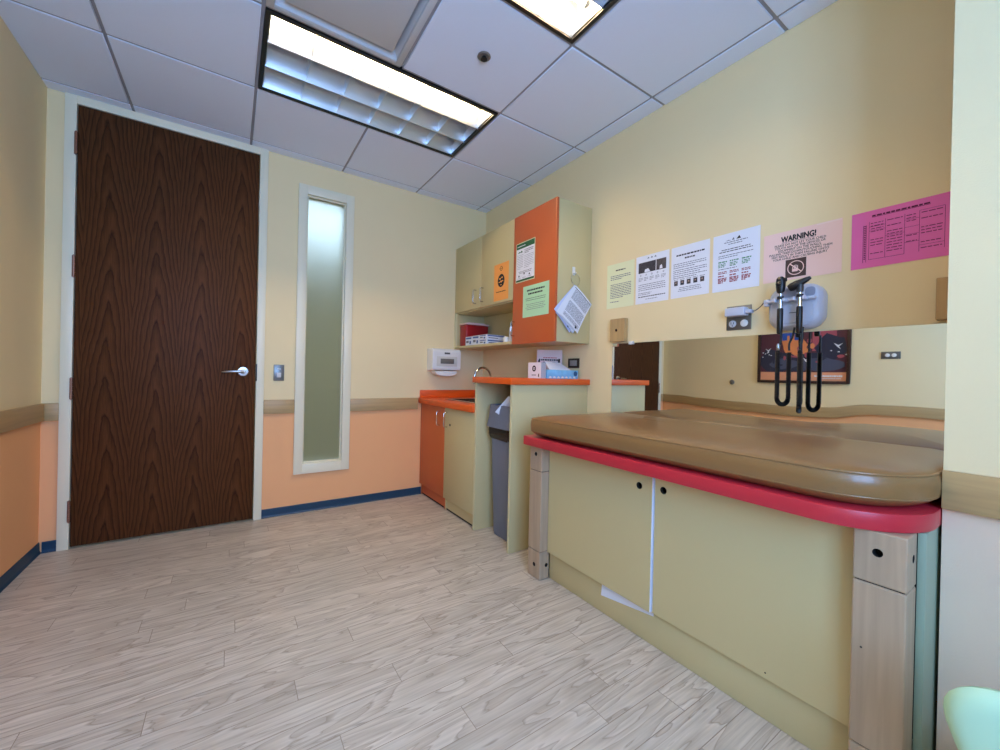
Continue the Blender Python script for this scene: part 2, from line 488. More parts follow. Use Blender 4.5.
# ceiling: lay-in tiles on a fine grid; cells with fittings are left open
G = 0.6096
GX, GY = 0.366, -0.09
mb = MB()
gx = [0.0] + [GX + i*G for i in range(5)] + [RX]
gy = [0.0] + [GY - i*G for i in range(8)] + [RY]
open_cells = {(2, 2), (3, 2), (2, 4), (3, 4), (2, 3)}
for i in range(len(gx)-1):
    for j in range(len(gy)-1):
        if (i, j) in open_cells: continue
        x0, x1, y1, y0 = gx[i], gx[i+1], gy[j], gy[j+1]
        if x1 - x0 < 0.03: continue
        e = 0.0075
        mb.box(x0 + (e if i else 0), x1 - (e if i < len(gx)-2 else 0), y0 + (e if j < len(gy)-2 else 0), y1 - (e if j else 0), H, H+0.02, TILE, 0.0025, 1)
for i, x in enumerate(gx[1:-1]):
    if i == 2:        # this bar stops at the two long lights
        for a, b in ((-0.693, 0), (GY-3*G+0.007, GY-2*G-0.007), (RY, GY-4*G-0.007)): mb.box(x-0.007, x+0.007, a, b, H+0.006, H+0.03, GRID)
    else: mb.box(x-0.007, x+0.007, RY, 0, H+0.006, H+0.03, GRID)
for y in gy[1:-1]:
    for i in range(len(gx)-1):
        mb.box(gx[i] + (0.007 if i else 0), gx[i+1] - (0.007 if i < len(gx)-2 else 0), y-0.007, y+0.007, H+0.006, H+0.03, GRID)
mb.box(0, RX, RY, 0, H+0.20, H+0.21, GRID)
structure(mb.build('ceiling'))

# wooden chair rails and navy cove base
def trim(n, x0, x1, y0, y1, m=RAIL):
    mb = MB(); mb.box(x0, x1, y0, y1, 0.750, 0.849, m, 0.003); structure(mb.build('trim_%d' % n))
trim(1, 0.002, 0.074, -0.019, -0.0005)
trim(2, 1.085, 1.281, -0.019, -0.0005)
trim(3, 1.679, 2.250, -0.019, -0.0005)
trim(4, 0.0005, 0.019, RY+0.001, -0.020, RAILY)
trim(5, JX-0.019, JX-0.0005, RY+0.001, JY+0.0, RAILY)
def cove(name, pts, n, hgt=0.062):
    """baseboard strip with a small toe; pts two ends on the wall line, n into the room"""
    mb = MB(); a, b = Vector(pts[0]), Vector(pts[1]); n = Vector(n)
    prof = [(0.0006, 0), (0.013, 0), (0.009, 0.006), (0.006, 0.014), (0.005, hgt-0.004), (0.003, hgt), (0.0006, hgt)]
    P = [a + n*d + Vector((0, 0, z)) for d, z in prof]
    mb.prism(P, b - a, NAVY)
    structure(mb.build(name))
cove('baseboard_back', [(1.085, 0, 0.0005), (2.298, 0, 0.0005)], (0, -1, 0))
cove('baseboard_back', [(0.014, 0, 0.0005), (0.073, 0, 0.0005)], (0, -1, 0))
cove('baseboard_left', [(0, RY+0.002, 0.0005), (0, -0.0005, 0.0005)], (1, 0, 0))
cove('baseboard_right', [(JX, RY+0.002, 0.0005), (JX, JY-0.001, 0.0005)], (-1, 0, 0))

# corridor beyond the door and the frosted sidelight
CY = 2.6
mb = MB(); mb.box(-0.12, RX+0.12, BT, CY, -0.05, 0.0, mat('corridor floor covering', (190, 178, 140), 0.5)); structure(mb.build('floor_corridor'))
mb = MB(); mb.box(-0.12, RX+0.12, BT, CY, H, H+0.05, TILE); corridor_ceiling = structure(mb.build('ceiling_corridor'))
COR = mat('corridor wall paint', (230, 216, 176), 0.7)
mb = MB(); mb.box(-0.12, RX+0.12, CY, CY+0.1, 0, H, COR); mb.box(-0.22, -0.12, BT, CY, 0, H, COR); mb.box(RX+0.12, RX+0.22, BT, CY, 0, H, COR)
structure(mb.build('wall_corridor'))
CEM = emis('lit corridor diffuser', (196, 228, 255), 4.2)
mb = MB(); mb.box(0.9, 2.7, 0.80, 1.45, H-0.02, H-0.004, CEM, 0.003); mb.build('light_diffuser', corridor_ceiling)

# door
def build_door():
    d = struct_empty('door_1', (0.58, 0, 0), 'dark stained oak veneer door, closed, in an off-white frame')
    mb = MB()
    x0, x1 = 0.074, 1.084
    # architrave faces and jamb returns
    mb.box(x0, 0.124, -0.020, 0.0, 0.0, 2.6265, FRAME, 0.003)
    mb.box(1.034, x1, -0.020, 0.0, 0.0, 2.6265, FRAME, 0.003)
    mb.box(0.1235, 1.0345, -0.020, 0.0, 2.578, 2.6265, FRAME, 0.002)
    mb.box(0.100, 0.124, 0.0, BT, 0.0, 2.6, FRAME); mb.box(1.034, 1.056, 0.0, BT, 0.0, 2.6, FRAME)
    mb.box(0.124, 1.034, 0.0, BT, 2.579, 2.60, FRAME)
    mb.build('door_frame', d)
    mb = MB(); mb.box(0.128, 1.030, -0.016, 0.028, 0.013, 2.574, OAK, 0.002)
    lf = mb.build('door_leaf', d, origin=(0.128, -0.016, 0))
    for z0, z1 in ((2.285, 2.413), (1.578, 1.702), (0.872, 0.994), (0.161, 0.283)):
        mb = MB(); n = 5; seg = (z1-z0)/n
        for i in range(n): mb.cyl((0.1245, -0.0265, z0+seg*i+0.0008), (0.1245, -0.0265, z0+seg*(i+1)-0.0008), 0.0065, BRONZE, n=12)
        mb.cyl((0.1245, -0.0265, z0-0.004), (0.1245, -0.0265, z1+0.004), 0.004, BRONZE, n=10)
        mb.box(0.1155, 0.1205, -0.0225, -0.0205, z0, z1, BRONZE)
        mb.build('hinge', d)
    h = bpy.data.objects.new('door_handle', None); COL.objects.link(h); h.parent = d; h.location = Vector((0.957, -0.016, 1.05)) - Vector(d.location)
    mb = MB(); mb.lathe([(0.0, 0.0), (0.033, 0.0), (0.033, 0.006), (0.029, 0.010), (0.016, 0.011), (0.013, 0.014), (0.0115, 0.045), (0.0, 0.046)], (0.957, -0.0165, 1.05), (0, -1, 0), STEEL)
    mb.build('rose', h)
    mb = MB(); mb.tube([(0.960, -0.060, 1.05), (0.945, -0.064, 1.05), (0.92, -0.065, 1.0505), (0.88, -0.063, 1.049), (0.845, -0.058, 1.045), (0.838, -0.052, 1.044)], [0.011, 0.0105, 0.009, 0.008, 0.0075, 0.006], STEEL, 12)
    mb.build('lever', h)
    mb = MB(); mb.box(1.0315, 1.040, -0.0215, -0.0203, 0.985, 1.105, BLACK, 0.001); mb.build('strike_plate', d)
build_door()

# frosted sidelight
def build_sidelight():
    w = struct_empty('window_1', (1.48, 0, 0.29), 'narrow tall frosted glass sidelight in an off-white frame')
    mb = MB()
    X0, X1, Z0, Z1 = 1.282, 1.678, 0.292, 2.452
    i0, i1, j0, j1 = 1.341, 1.619, 0.366, 2.385
    mb.box(X0, i0, -0.022, 0.0, Z0, Z1, FRAME, 0.003); mb.box(i1, X1, -0.022, 0.0, Z0, Z1, FRAME, 0.003)
    mb.box(i0-0.001, i1+0.001, -0.022, 0.0, Z0, j0, FRAME, 0.003); mb.box(i0-0.001, i1+0.001, -0.022, 0.0, j1, Z1, FRAME, 0.003)
    mb.box(1.322, i0, 0.0, BT, 0.35, 2.40, FRAME); mb.box(i1, 1.638, 0.0, BT, 0.35, 2.40, FRAME)
    mb.box(i0, i1, 0.0, BT, 0.35, j0, FRAME); mb.box(i0, i1, 0.0, BT, j1, 2.40, FRAME)
    mb.build('window_frame', w)
    mb = MB(); s = 0.010
    for a, b, c, e in ((i0, i0+s, j0, j1), (i1-s, i1, j0, j1), (i0+s, i1-s, j0, j0+s), (i0+s, i1-s, j1-s, j1)):
        mb.box(a, b, 0.006, 0.020, c, e, FRAME, 0.002)
    mb.build('glazing_bead', w)
    mb = MB(); mb.box(i0+0.001, i1-0.001, 0.022, 0.028, j0+0.001, j1-0.001, mat_glass('frosted glass', (244, 246, 240), 0.78))
    mb.build('frosted_pane', w)
build_sidelight()

# light switch
t = thing('light_switch', (1.177, 0, 1.045), 'grey steel light switch plate between the door and the frosted glass', 'light switch')
mb = MB(); mb.box(1.143, 1.211, -0.007, -0.0006, 0.988, 1.104, PLATEN, 0.003); mb.build('cover_plate', t)
mb = MB(); mb.box(1.163, 1.191, -0.010, -0.007, 1.012, 1.047, GREYPL, 0.002); mb.build('rocker', t)
mb = MB(); mb.box(1.165, 1.189, -0.0095, -0.0072, 1.068, 1.078, GREYPL, 0.001); mb.build('indicator', t)

# ------------------------------------------------------------------ ceiling fittings
def troffer(j, label, lit):
    x0, x1 = GX + G, GX + 3*G
    y1, y0 = GY - j*G, GY - (j+1)*G
    t = thing('ceiling_light', ((x0+x1)/2, (y0+y1)/2, H), label, 'ceiling light', 'recessed fluorescent troffers')
    b = 0.009; fw = 0.019
    mb = MB()
    X0, X1, Y0, Y1 = x0+b, x1-b, y0+b, y1-b
    for a, c, d, e in ((X0, X0+fw, Y0, Y1), (X1-fw, X1, Y0, Y1), (X0+fw, X1-fw, Y0, Y0+fw), (X0+fw, X1-fw, Y1-fw, Y1)):
        mb.box(a, c, d, e, H-0.004, H+0.028, BLACK, 0.001, 1)
    mb.build('frame', t)
    a, c, d, e = X0+fw, X1-fw, Y0+fw, Y1-fw
    mb = MB()
    T = 0.150
    mb.box(a-0.006, c+0.006, d-0.006, e+0.006, H+T, H+T+0.006, REFL)
    mb.box(a-0.006, a-0.001, d-0.006, e+0.006, H+0.02, H+T, REFL); mb.box(c+0.001, c+0.006, d-0.006, e+0.006, H+0.02, H+T, REFL)
    mb.box(a, c, d-0.006, d-0.001, H+0.02, H+T, REFL); mb.box(a, c, e+0.001, e+0.006, H+0.02, H+T, REFL)
    mb.build('reflector', t)
    # louvre: parabolic blades, three lanes and six cells; the long blades part the lanes up to the housing
    mb = MB()
    lane = (e-d)/3; cell = (c-a)/6
    def blade(p, q, prof, along):
        P = [(p[0], p[1]+u, z) if along == 'x' else (p[0]+u, p[1], z) for u, z in prof]
        mb.prism(P, Vector(q) - Vector(p), LUM)
    for k in range(4):
        y = d + lane*k
        half = [(0.0016, H+0.003), (0.009, H+0.030), (0.020, H+0.070), (0.034, H+0.110), (0.034, H+T-0.001)]
        if k == 0: prof = [(0.0005, H+0.003)] + half + [(0.0005, H+T-0.001)]
        elif k == 3: prof = [(-0.0005, H+0.003)] + [(-u, z) for u, z in half] + [(-0.0005, H+T-0.001)]
        else: prof = half + [(-u, z) for u, z in half[::-1]]
        blade((a+0.0005, y, 0), (c-0.0005, y, 0), prof, 'x')
    for k in range(7):
        x = a + cell*k + (0.004 if k == 0 else -0.004 if k == 6 else 0)
        for l in range(3):
            w = [(0.0010, H+0.008), (0.0022, H+0.030), (0.0034, H+0.062)]
            blade((x, d+lane*l+0.006, 0), (x, d+lane*(l+1)-0.006, 0), w + [(-u, z) for u, z in w[::-1]], 'y')
    mb.build('louvre', t)
    for l in range(3):
        y = d + lane*(l+0.5)
        mb = MB(); mb.cyl((a+0.02, y, H+0.088), (c-0.02, y, H+0.088), 0.0135, TUBE if lit[l] else UNLIT, n=12)
        tb = mb.build('lamp_tube', t)
        for xa, xb in ((a+0.003, a+0.0195), (c-0.0195, c-0.003)):
            mb = MB(); mb.cyl((xa, y, H+0.088), (xb, y, H+0.088), 0.014, GREYPL, n=12); mb.build('end_cap', tb)
    return t
UNLIT = mat('unlit lamp glass', (222, 224, 226), 0.3)
troffer(1, 'long recessed fluorescent light, fully visible, nearer the frosted window', (True, False, False))
troffer(3, 'recessed fluorescent light cut off by the top edge of the photo', (False, False, True))

# square plaque air diffuser
x0, x1, y1, y0 = GX+G+0.008, GX+2*G-0.008, GY-2*G-0.008, GY-3*G+0.008
t = thing('air_diffuser', ((x0+x1)/2, (y0+y1)/2, H), 'square white plaque air diffuser in the ceiling beside the long light', 'air vent')
DIF = mat('white enamelled diffuser', (196, 196, 198), 0.55)
mb = MB()
fr = 0.03
for a, b, c, d in ((x0, x0+fr, y0, y1), (x1-fr, x1, y0, y1), (x0+fr, x1-fr, y0, y0+fr), (x0+fr, x1-fr, y1-fr, y1)):
    mb.box(a, b, c, d, H-0.002, H+0.02, DIF, 0.002)
cx, cy = (x0+x1)/2, (y0+y1)/2; r0 = (x1-x0)/2 - fr; r1 = r0 - 0.075
ring = lambda r, z: [(cx-r, cy-r, z), (cx+r, cy-r, z), (cx+r, cy+r, z), (cx-r, cy+r, z)]
vs = ring(r0, H+0.010) + ring(r0-0.03, H+0.045) + ring(r1, H+0.07)
fs = [[i, (i+1) % 4, 4+(i+1) % 4, 4+i] for i in range(4)] + [[4+i, 4+(i+1) % 4, 8+(i+1) % 4, 8+i] for i in range(4)] + [[8, 9, 10, 11]]
mb.raw(vs, fs, DIF)
mb.build('frame', t)
mb = MB(); rp = r0 - 0.032
mb.box(cx-rp, cx+rp, cy-rp, cy+rp, H+0.004, H+0.016, DIF, 0.005, 3); mb.build('plaque', t)

t = thing('sprinkler_head', (1.888, -1.626, H), 'small round dark sprinkler fitting in a ceiling tile between the two lights', 'sprinkler')
mb = MB(); mb.lathe([(0.0, 0.0005), (0.032, 0.0005), (0.033, 0.004), (0.028, 0.008), (0.026, 0.005), (0.0, 0.005)], (1.888, -1.626, H), (0, 0, -1), mat('brass grey escutcheon', (132, 126, 120), 0.4, metal=0.5), 28); mb.build('escutcheon', t)
mb = MB(); mb.lathe([(0.0, 0.004), (0.010, 0.004), (0.009, 0.014), (0.016, 0.016), (0.016, 0.018), (0.0, 0.018)], (1.888, -1.626, H), (0, 0, -1), BLACK, 20); mb.build('deflector', t)

# ------------------------------------------------------------------ sink base cabinets, worktop, sink, tap
FX = 2.282                       # door faces
def handle(parent, y, z0, z1, fx, m=CHROME, out=0.03):
    mb = MB(); r = 0.0045
    mb.tube([(fx, y, z0), (fx-out*0.8, y, z0), (fx-out, y, z0+0.008), (fx-out, y, z1-0.008), (fx-out*0.8, y, z1), (fx, y, z1)], r, m, 10)
    return mb.build('handle', parent)
def base_unit(y0, y1, m, label, hy, lock=False):
    t = thing('base_cabinet', (2.6, (y0+y1)/2, 0), label, 'cabinet', 'base cabinets under the sink worktop')
    mb = MB()
    mb.box(2.302, 2.912, y0, y0+0.016, 0.002, 0.803, m); mb.box(2.302, 2.912, y1-0.016, y1, 0.002, 0.803, m)
    mb.box(2.302, 2.912, y0+0.016, y1-0.016, 0.10, 0.116, LAM); mb.box(2.900, 2.912, y0+0.016, y1-0.016, 0.116, 0.803, LAM)
    mb.box(2.302, 2.32, y0+0.016, y1-0.016, 0.77, 0.803, m)
    mb.build('carcass', t)
    mb = MB(); mb.box(2.3075, 2.322, y0+0.017, y1-0.017, 0.014, 0.099, m); mb.box(2.3075, 2.322, y0+0.017, y1-0.017, 0.002, 0.0138, DARK); mb.build('kickboard', t)
    mb = MB(); mb.box(FX, FX+0.019, y0+0.0025, y1-0.0025, 0.098, 0.800, m, 0.0015); d = mb.build('door', t)
    handle(d, hy, 0.655, 0.766, FX-0.0002)
    if lock:
        mb = MB(); mb.lathe([(0, 0), (0.009, 0), (0.009, 0.003), (0.003, 0.004), (0.0, 0.004)], (FX-0.0002, hy-0.05, 0.675), (-1, 0, 0), BLACK, 16); mb.build('lock', d)
base_unit(-0.478, -0.003, ORANGE, 'orange base cabinet under the sink worktop, in the corner by the back wall', -0.397)
base_unit(-0.942, -0.479, LAM, 'yellow base cabinet under the sink worktop, next to the bin enclosure', -0.525, True)

mb = MB()
z0, z1 = 0.8045, 0.850; fx = 2.256; bx = 2.913
sx0, sx1, sy0, sy1 = 2.40, 2.80, -0.88, -0.30
mb.box(fx, sx0, -0.943, -0.002, z0, z1, OTOP, 0.003); mb.box(sx1, bx, -0.943, -0.002, z0, z1, OTOP)
mb.box(sx0-0.001, sx1+0.001, sy1, -0.002, z0, z1, OTOP); mb.box(sx0-0.001, sx1+0.001, -0.943, sy0, z0, z1, OTOP)
mb.box(fx+0.012, bx, -0.021, -0.002, z1-0.0002, 0.916, OTOP, 0.002); mb.box(bx-0.019, bx, -0.943, -0.021, z1-0.0002, 0.916, OTOP, 0.002)
tag(mb.build('sink_worktop'), 'low orange laminate worktop with upstand around the sink in the corner', 'worktop')

t = thing('sink', (2.6, -0.59, 0.85), 'stainless steel sink set in the low orange worktop', 'sink')
mb = MB()
a, b, c, d = sx0, sx1, sy0, sy1
for p in ((a-0.02, a+0.012, c-0.02, d+0.02), (b-0.012, b+0.02, c-0.02, d+0.02), (a+0.012, b-0.012, c-0.02, c+0.012), (a+0.012, b-0.012, d-0.012, d+0.02)):
    mb.box(*p, 0.8502, 0.856, STEEL, 0.002)
mb.build('rim', t)
mb = MB(); w = 0.004
mb.box(a+0.008, a+0.012, c+0.008, d-0.008, 0.70, 0.8502, STEEL); mb.box(b-0.012, b-0.008, c+0.008, d-0.008, 0.70, 0.8502, STEEL)
mb.box(a+0.012, b-0.012, c+0.008, c+0.012, 0.70, 0.8502, STEEL); mb.box(a+0.012, b-0.012, d-0.012, d-0.008, 0.70, 0.8502, STEEL)
mb.box(a+0.008, b-0.008, c+0.008, d-0.008, 0.696, 0.70, STEEL); mb.build('basin', t)

t = thing('faucet', (2.855, -0.45, 0.85), 'chrome gooseneck faucet arching above the orange counter', 'faucet')
mb = MB()
fy = -0.45; r = 0.079; xc = 2.640; xs = xc + r
pts = [(xs, fy, 0.88 + i*0.035) for i in range(5)]
pts += [(xc + r*math.cos(PI*k/16), fy, 1.043 + r*math.sin(PI*k/16)) for k in range(17)] + [(xc-r, fy, 1.02), (xc-r, fy, 0.985)]
mb.tube(pts, 0.0095, CHROME, 14); mb.build('spout', t)
mb = MB(); mb.lathe([(0, 0), (0.028, 0), (0.028, 0.006), (0.018, 0.02), (0.015, 0.045), (0.0, 0.046)], (xs, fy, 0.8575), (0, 0, 1), CHROME, 24)
mb.build('base', t)
mb = MB()
mb.tube([(xs, fy-0.012, 0.885), (xs, fy-0.05, 0.90), (xs, fy-0.075, 0.915)], [0.007, 0.006, 0.005], CHROME, 10); mb.build('lever', t)

# ------------------------------------------------------------------ raised counter with bin enclosure
t = thing('bin_enclosure', (2.6, -1.16, 0), 'pale olive open enclosure for the bin between sink and exam table', 'cabinet')
for (y0, y1) in ((-0.965, -0.945), (-1.381, -1.361)):
    mb = MB(); mb.box(2.281, 2.912, y0, y1, 0.001, 1.0115, LAM, 0.001); mb.box(2.2795, 2.2815, y0+0.001, y1-0.001, 0.002, 1.0115, LAMEDGE); mb.build('side_panel', t)
mb = MB(); mb.box(2.895, 2.912, -1.3605, -0.9655, 0.001, 1.0115, LAM); mb.build('back_panel', t)
mb = MB(); mb.box(2.257, 2.9135, -1.401, -0.944, 1.012, 1.050, OTOP, 0.002)
tag(mb.build('raised_countertop'), 'raised orange countertop above the bin, holding boxes and tissues', 'countertop')

# bin
def build_bin():
    t = thing('trash_bin', (2.55, -1.16, 0), 'slim blue-grey trash bin with black liner under the raised counter', 'trash bin')
    def ring_pts(cx, cy, hx, hy, r, z, n=6):
        P = []
        for sx, sy, a0 in ((1, 1, 0), (-1, 1, PI/2), (-1, -1, PI), (1, -1, 1.5*PI)):
            for k in range(n+1):
                a = a0 + (PI/2)*k/n
                P.append(Vector((cx + sx*(hx-r) + r*math.cos(a), cy + sy*(hy-r) + r*math.sin(a), z)))
        return P
    def loft(mb, secs, m, caps=(True, True)):
        rs = [ring_pts(*s) for s in secs]; n = len(rs[0]); vs = [p for r in rs for p in r]; fs = []
        for i in range(len(rs)-1):
            for j in range(n): fs.append([i*n+j, i*n+(j+1) % n, (i+1)*n+(j+1) % n, (i+1)*n+j])
        if caps[0]: fs.append(list(range(n))[::-1])
        if caps[1]: fs.append([(len(rs)-1)*n+j for j in range(n)])
        mb.raw(vs, fs, m, True)
    cx, cy = 2.585, -1.165
    mb = MB(); loft(mb, [(cx, cy, 0.215, 0.105, 0.035, 0.003), (cx, cy, 0.22, 0.108, 0.035, 0.02), (cx, cy, 0.240, 0.128, 0.04, 0.655), (cx, cy, 0.236, 0.124, 0.04, 0.685)], BINGREY)
    mb.build('body', t)
    mb = MB()
    rnd = random.Random(5)
    secs = []
    vs, fs = [], []
    zs = [0.650, 0.675, 0.700, 0.720, 0.750]; offs = [0.008, 0.014, 0.016, 0.013, 0.0]
    n = None
    for z, o in zip(zs, offs):
        R_ = ring_pts(cx, cy, 0.240+o, 0.128+o, 0.045, z)
        n = len(R_)
        for j, p in enumerate(R_):
            vs.append(p + Vector((rnd.uniform(-1, 1)*0.004, rnd.uniform(-1, 1)*0.004, (rnd.uniform(-1, 1)*0.010 if z in (0.650,) else 0))))
    for i in range(len(zs)-1):
        for j in range(n): fs.append([i*n+j, i*n+(j+1) % n, (i+1)*n+(j+1) % n, (i+1)*n+j])
    mb.raw(vs, fs, BAG, False); mb.build('liner', t)
    # swing hood: slopes up to the rear with a flared skirt
    mb = MB()
    loft(mb, [(cx, cy, 0.268, 0.152, 0.05, 0.722), (cx, cy, 0.268, 0.152, 0.05, 0.735), (cx, cy, 0.258, 0.146, 0.05, 0.79), (cx, cy, 0.252, 0.143, 0.05, 0.868), (cx, cy, 0.240, 0.130, 0.045, 0.870), (cx, cy, 0.236, 0.126, 0.04, 0.80)], BINGREY)
    mb.build('hood', t)
    mb = MB()
    M = Matrix.Translation((2.356, -1.21, 0.835)) @ Matrix.Rotation(math.radians(-30), 4, 'Z') @ Matrix.Rotation(math.radians(38), 4, 'Y') @ Matrix.Rotation(math.radians(12), 4, 'X')
    vs, fs = [], []
    for i in range(6):
        for j in range(6):
            vs.append((-0.05 + 0.02*i, 0.012*math.sin(i*1.1+j*0.6), -0.05 + 0.028*j))
    for i in range(5):
        for j in range(5): fs.append([i*6+j, i*6+j+1, (i+1)*6+j+1, (i+1)*6+j])
    mb.raw(vs, fs, PAPER, True, M)
    tag(mb.build('paper_towel'), 'crumpled white paper sticking out of the grey bin', 'paper')
build_bin()

# ------------------------------------------------------------------ upper cabinets
UX = 2.597
def upper_units():
    t = thing('wall_cabinet', (2.75, -0.46, 1.295), 'pale olive wall cabinet with two doors over an open shelf', 'cabinet', 'wall cabinets')
    mb = MB()
    bx = 2.9135; fx = UX+0.020
    y0, y1 = -0.918, -0.002
    mb.box(fx, bx, y1-0.018, y1, 1.2955, 2.214, LAM); mb.box(fx, bx, y0, y0+0.018, 1.2955, 2.214, LAM)
    mb.box(fx, bx, y0+0.018, y1-0.018, 2.196, 2.214, LAM); mb.box(fx, bx, y0+0.018, y1-0.018, 1.612, 1.632, LAM)
    mb.box(bx-0.01, bx, y0+0.018, y1-0.018, 1.3, 2.2, LAM)
    mb.box(UX, fx, y1-0.018, y1, 1.2955, 1.622, LAMEDGE)
    mb.build('carcass', t)
    mb = MB(); mb.box(UX, bx-0.01, y0+0.018, y1-0.0182, 1.2955, 1.316, LAM, 0.001); mb.build('shelf', t)
    for a, b, hy in ((-0.4585, -0.003, -0.384), (-0.9175, -0.4605, -0.499)):
        mb = MB(); mb.box(UX, UX+0.019, a, b, 1.622, 2.214, LAM, 0.0015); d = mb.build('door', t)
        handle(d, hy, 1.664, 1.776, UX-0.0002, STEEL)
    t = thing('wall_cabinet', (2.75, -1.15, 1.295), 'tall wall cabinet with one orange door and olive side', 'cabinet', 'wall cabinets')
    y0, y1 = -1.385, -0.920
    mb = MB()
    mb.box(fx, bx, y1-0.018, y1, 1.292, 2.214, LAM); mb.box(fx, bx, y0, y0+0.018, 1.292, 2.214, LAM, 0.001)
    mb.box(fx, bx, y0+0.018, y1-0.018, 2.196, 2.214, LAM); mb.box(fx, bx, y0+0.018, y1-0.018, 1.292, 1.31, LAM)
    mb.box(bx-0.01, bx, y0+0.018, y1-0.018, 1.31, 2.196, LAM); mb.build('carcass', t)
    mb = MB(); mb.box(UX, UX+0.019, y0+0.001, y1-0.001, 1.292, 2.216, ORANGE, 0.0015); d = mb.build('door', t)
    handle(d, -0.946, 1.353, 1.455, UX-0.0002, CHROME)
upper_units()

# things on the open shelf
SZ = 1.3165
REDP = mat('dark red translucent plastic', (150, 16, 26), 0.35)
t = thing('sharps_container', (2.748, -0.106, SZ), 'dark red sharps container with pale lid at the left of the open shelf', 'sharps container')
mb = MB(); mb.box(2.630, 2.866, -0.166, -0.046, SZ, 1.512, REDP, 0.012, 3); mb.build('body', t)
mb = MB(); mb.box(2.625, 2.871, -0.171, -0.041, 1.5125, 1.524, mat('pale pink lid plastic', (226, 190, 186), 0.4), 0.005); mb.box(2.66, 2.84, -0.155, -0.06, 1.524, 1.534, mat('pale pink lid plastic', (226, 190, 186), 0.4), 0.005); mb.build('lid', t)
BLUEINK = mat('blue print', (70, 92, 150), 0.6)
CARTON = mat('white carton', (222, 226, 236), 0.6)
def carton(x0, x1, y0, y1, z0, z1, label, seed, name='glove_box', cat='box', group='small cartons on the open shelf'):
    rnd = random.Random(seed)
    mb = MB(); mb.box(x0, x1, y0, y1, z0, z1, CARTON, 0.0015, 1)
    e = 0.0005; h = z1-z0; w = y1-y0
    q = lambda a, b, c, d, m: mb.raw([(x0-e, y1-w*a, z0+h*c), (x0-e, y1-w*b, z0+h*c), (x0-e, y1-w*b, z0+h*d), (x0-e, y1-w*a, z0+h*d)], [[0, 1, 2, 3]], m)
    q(0.08, 0.9, 0.72, 0.9, BLUEINK); q(0.12, 0.5, 0.3, 0.55, GREYINK); q(0.62, 0.85, 0.15, 0.5, BLUEINK)
    L = x1-x0
    s = lambda a, b, c, d, m: mb.raw([(x0+L*a, y0-e, z0+h*c), (x0+L*b, y0-e, z0+h*c), (x0+L*b, y0-e, z0+h*d), (x0+L*a, y0-e, z0+h*d)], [[0, 1, 2, 3]], m)
    s(0.06, 0.94, 0.62, 0.9, BLUEINK); s(0.1, 0.6, 0.22, 0.42, GREYINK)
    tag(mb.build(name), label, cat, group)
carton(2.620, 2.812, -0.292, -0.176, SZ, SZ+0.078, 'white and blue carton on the open shelf, beside the red container', 1)
carton(2.620, 2.812, -0.412, -0.296, SZ, SZ+0.080, 'white and blue carton in the middle of the open shelf row', 2)
carton(2.619, 2.812, -0.532, -0.416, SZ, SZ+0.040, 'flat white carton at the right of the shelf row, bottom of the pair', 3)
carton(2.617, 2.810, -0.532, -0.417, SZ+0.0405, SZ+0.080, 'flat white carton at the right of the shelf row, lying on another', 4)
t = thing('dropper_bottle', (2.640, -0.850, SZ), 'slim grey bottle with black cap at the right end of the open shelf', 'bottle')
mb = MB(); mb.lathe([(0, 0), (0.017, 0), (0.018, 0.004), (0.018, 0.105), (0.009, 0.115), (0, 0.115)], (2.640, -0.850, SZ), (0, 0, 1), GREYPL, 20); mb.build('body', t)
mb = MB(); mb.lathe([(0, 0.1155), (0.011, 0.1155), (0.011, 0.135), (0.006, 0.137), (0.006, 0.145), (0, 0.145)], (2.640, -0.850, SZ), (0, 0, 1), BLACK, 16); mb.build('cap', t)
mb = MB(); mb.lathe([(0, 0), (0.020, 0), (0.023, 0.02), (0.021, 0.038), (0.012, 0.042), (0, 0.042)], (2.624, -0.806, SZ), (0, 0, 1), WHITE, 20)
tag(mb.build('plastic_jar'), 'tiny white plastic jar in front of the slim bottle on the shelf', 'jar')

# notices on the cabinet doors
Yn, Zp = (0, -1, 0), (0, 0, 1)
rnd = random.Random(11)
GREENB = mat('dark green print', (34, 92, 52), 0.7)
sh = Sheet((UX-0.0002, -0.953, 1.731), Yn, Zp, 0.218, 0.284, mat('yellowish laminated border', (214, 216, 176), 0.4))
sh.rect(0.006, 0.006, 0.212, 0.278, PAPER); sh.rect(0.006, 0.240, 0.212, 0.278, GREENB, 0.0005); sh.rect(0.006, 0.006, 0.212, 0.020, GREENB, 0.0005)
sh.poly([(0.02, 0.212), (0.04, 0.222), (0.052, 0.216), (0.066, 0.226), (0.08, 0.212)], GREENB)
sh.line(0.016, 0.11, 0.258, 0.006, PAPER, rnd, 0.0008)
sh.para(0.10, 0.20, 0.224, 3, 0.011, 0.004, INK, rnd); sh.para(0.016, 0.085, 0.195, 9, 0.012, 0.0025, GREYINK, rnd); sh.para(0.10, 0.204, 0.183, 8, 0.012, 0.0025, GREYINK, rnd)
for i in range(3): sh.disc(0.04+0.06*i, 0.045+0.012*(i % 2), 0.007, INK); sh.line(0.02+0.06*i, 0.062+0.06*i, 0.030, 0.003, GREYINK, rnd)
sh.para(0.03, 0.19, 0.075, 2, 0.010, 0.003, INK, rnd, True)
sh.done('notice', 'white notice with dark green bands, upper one on the orange cabinet door', 'notice', 'notices on the wall cabinets')
sh = Sheet((UX-0.0002, -1.046, 1.473), Yn, Zp, 0.280, 0.218, mat('mint green paper', (178, 222, 180), 0.8))
sh.line(0.045, 0.235, 0.184, 0.011, INK, rnd); sh.line(0.06, 0.215, 0.160, 0.011, INK, rnd)
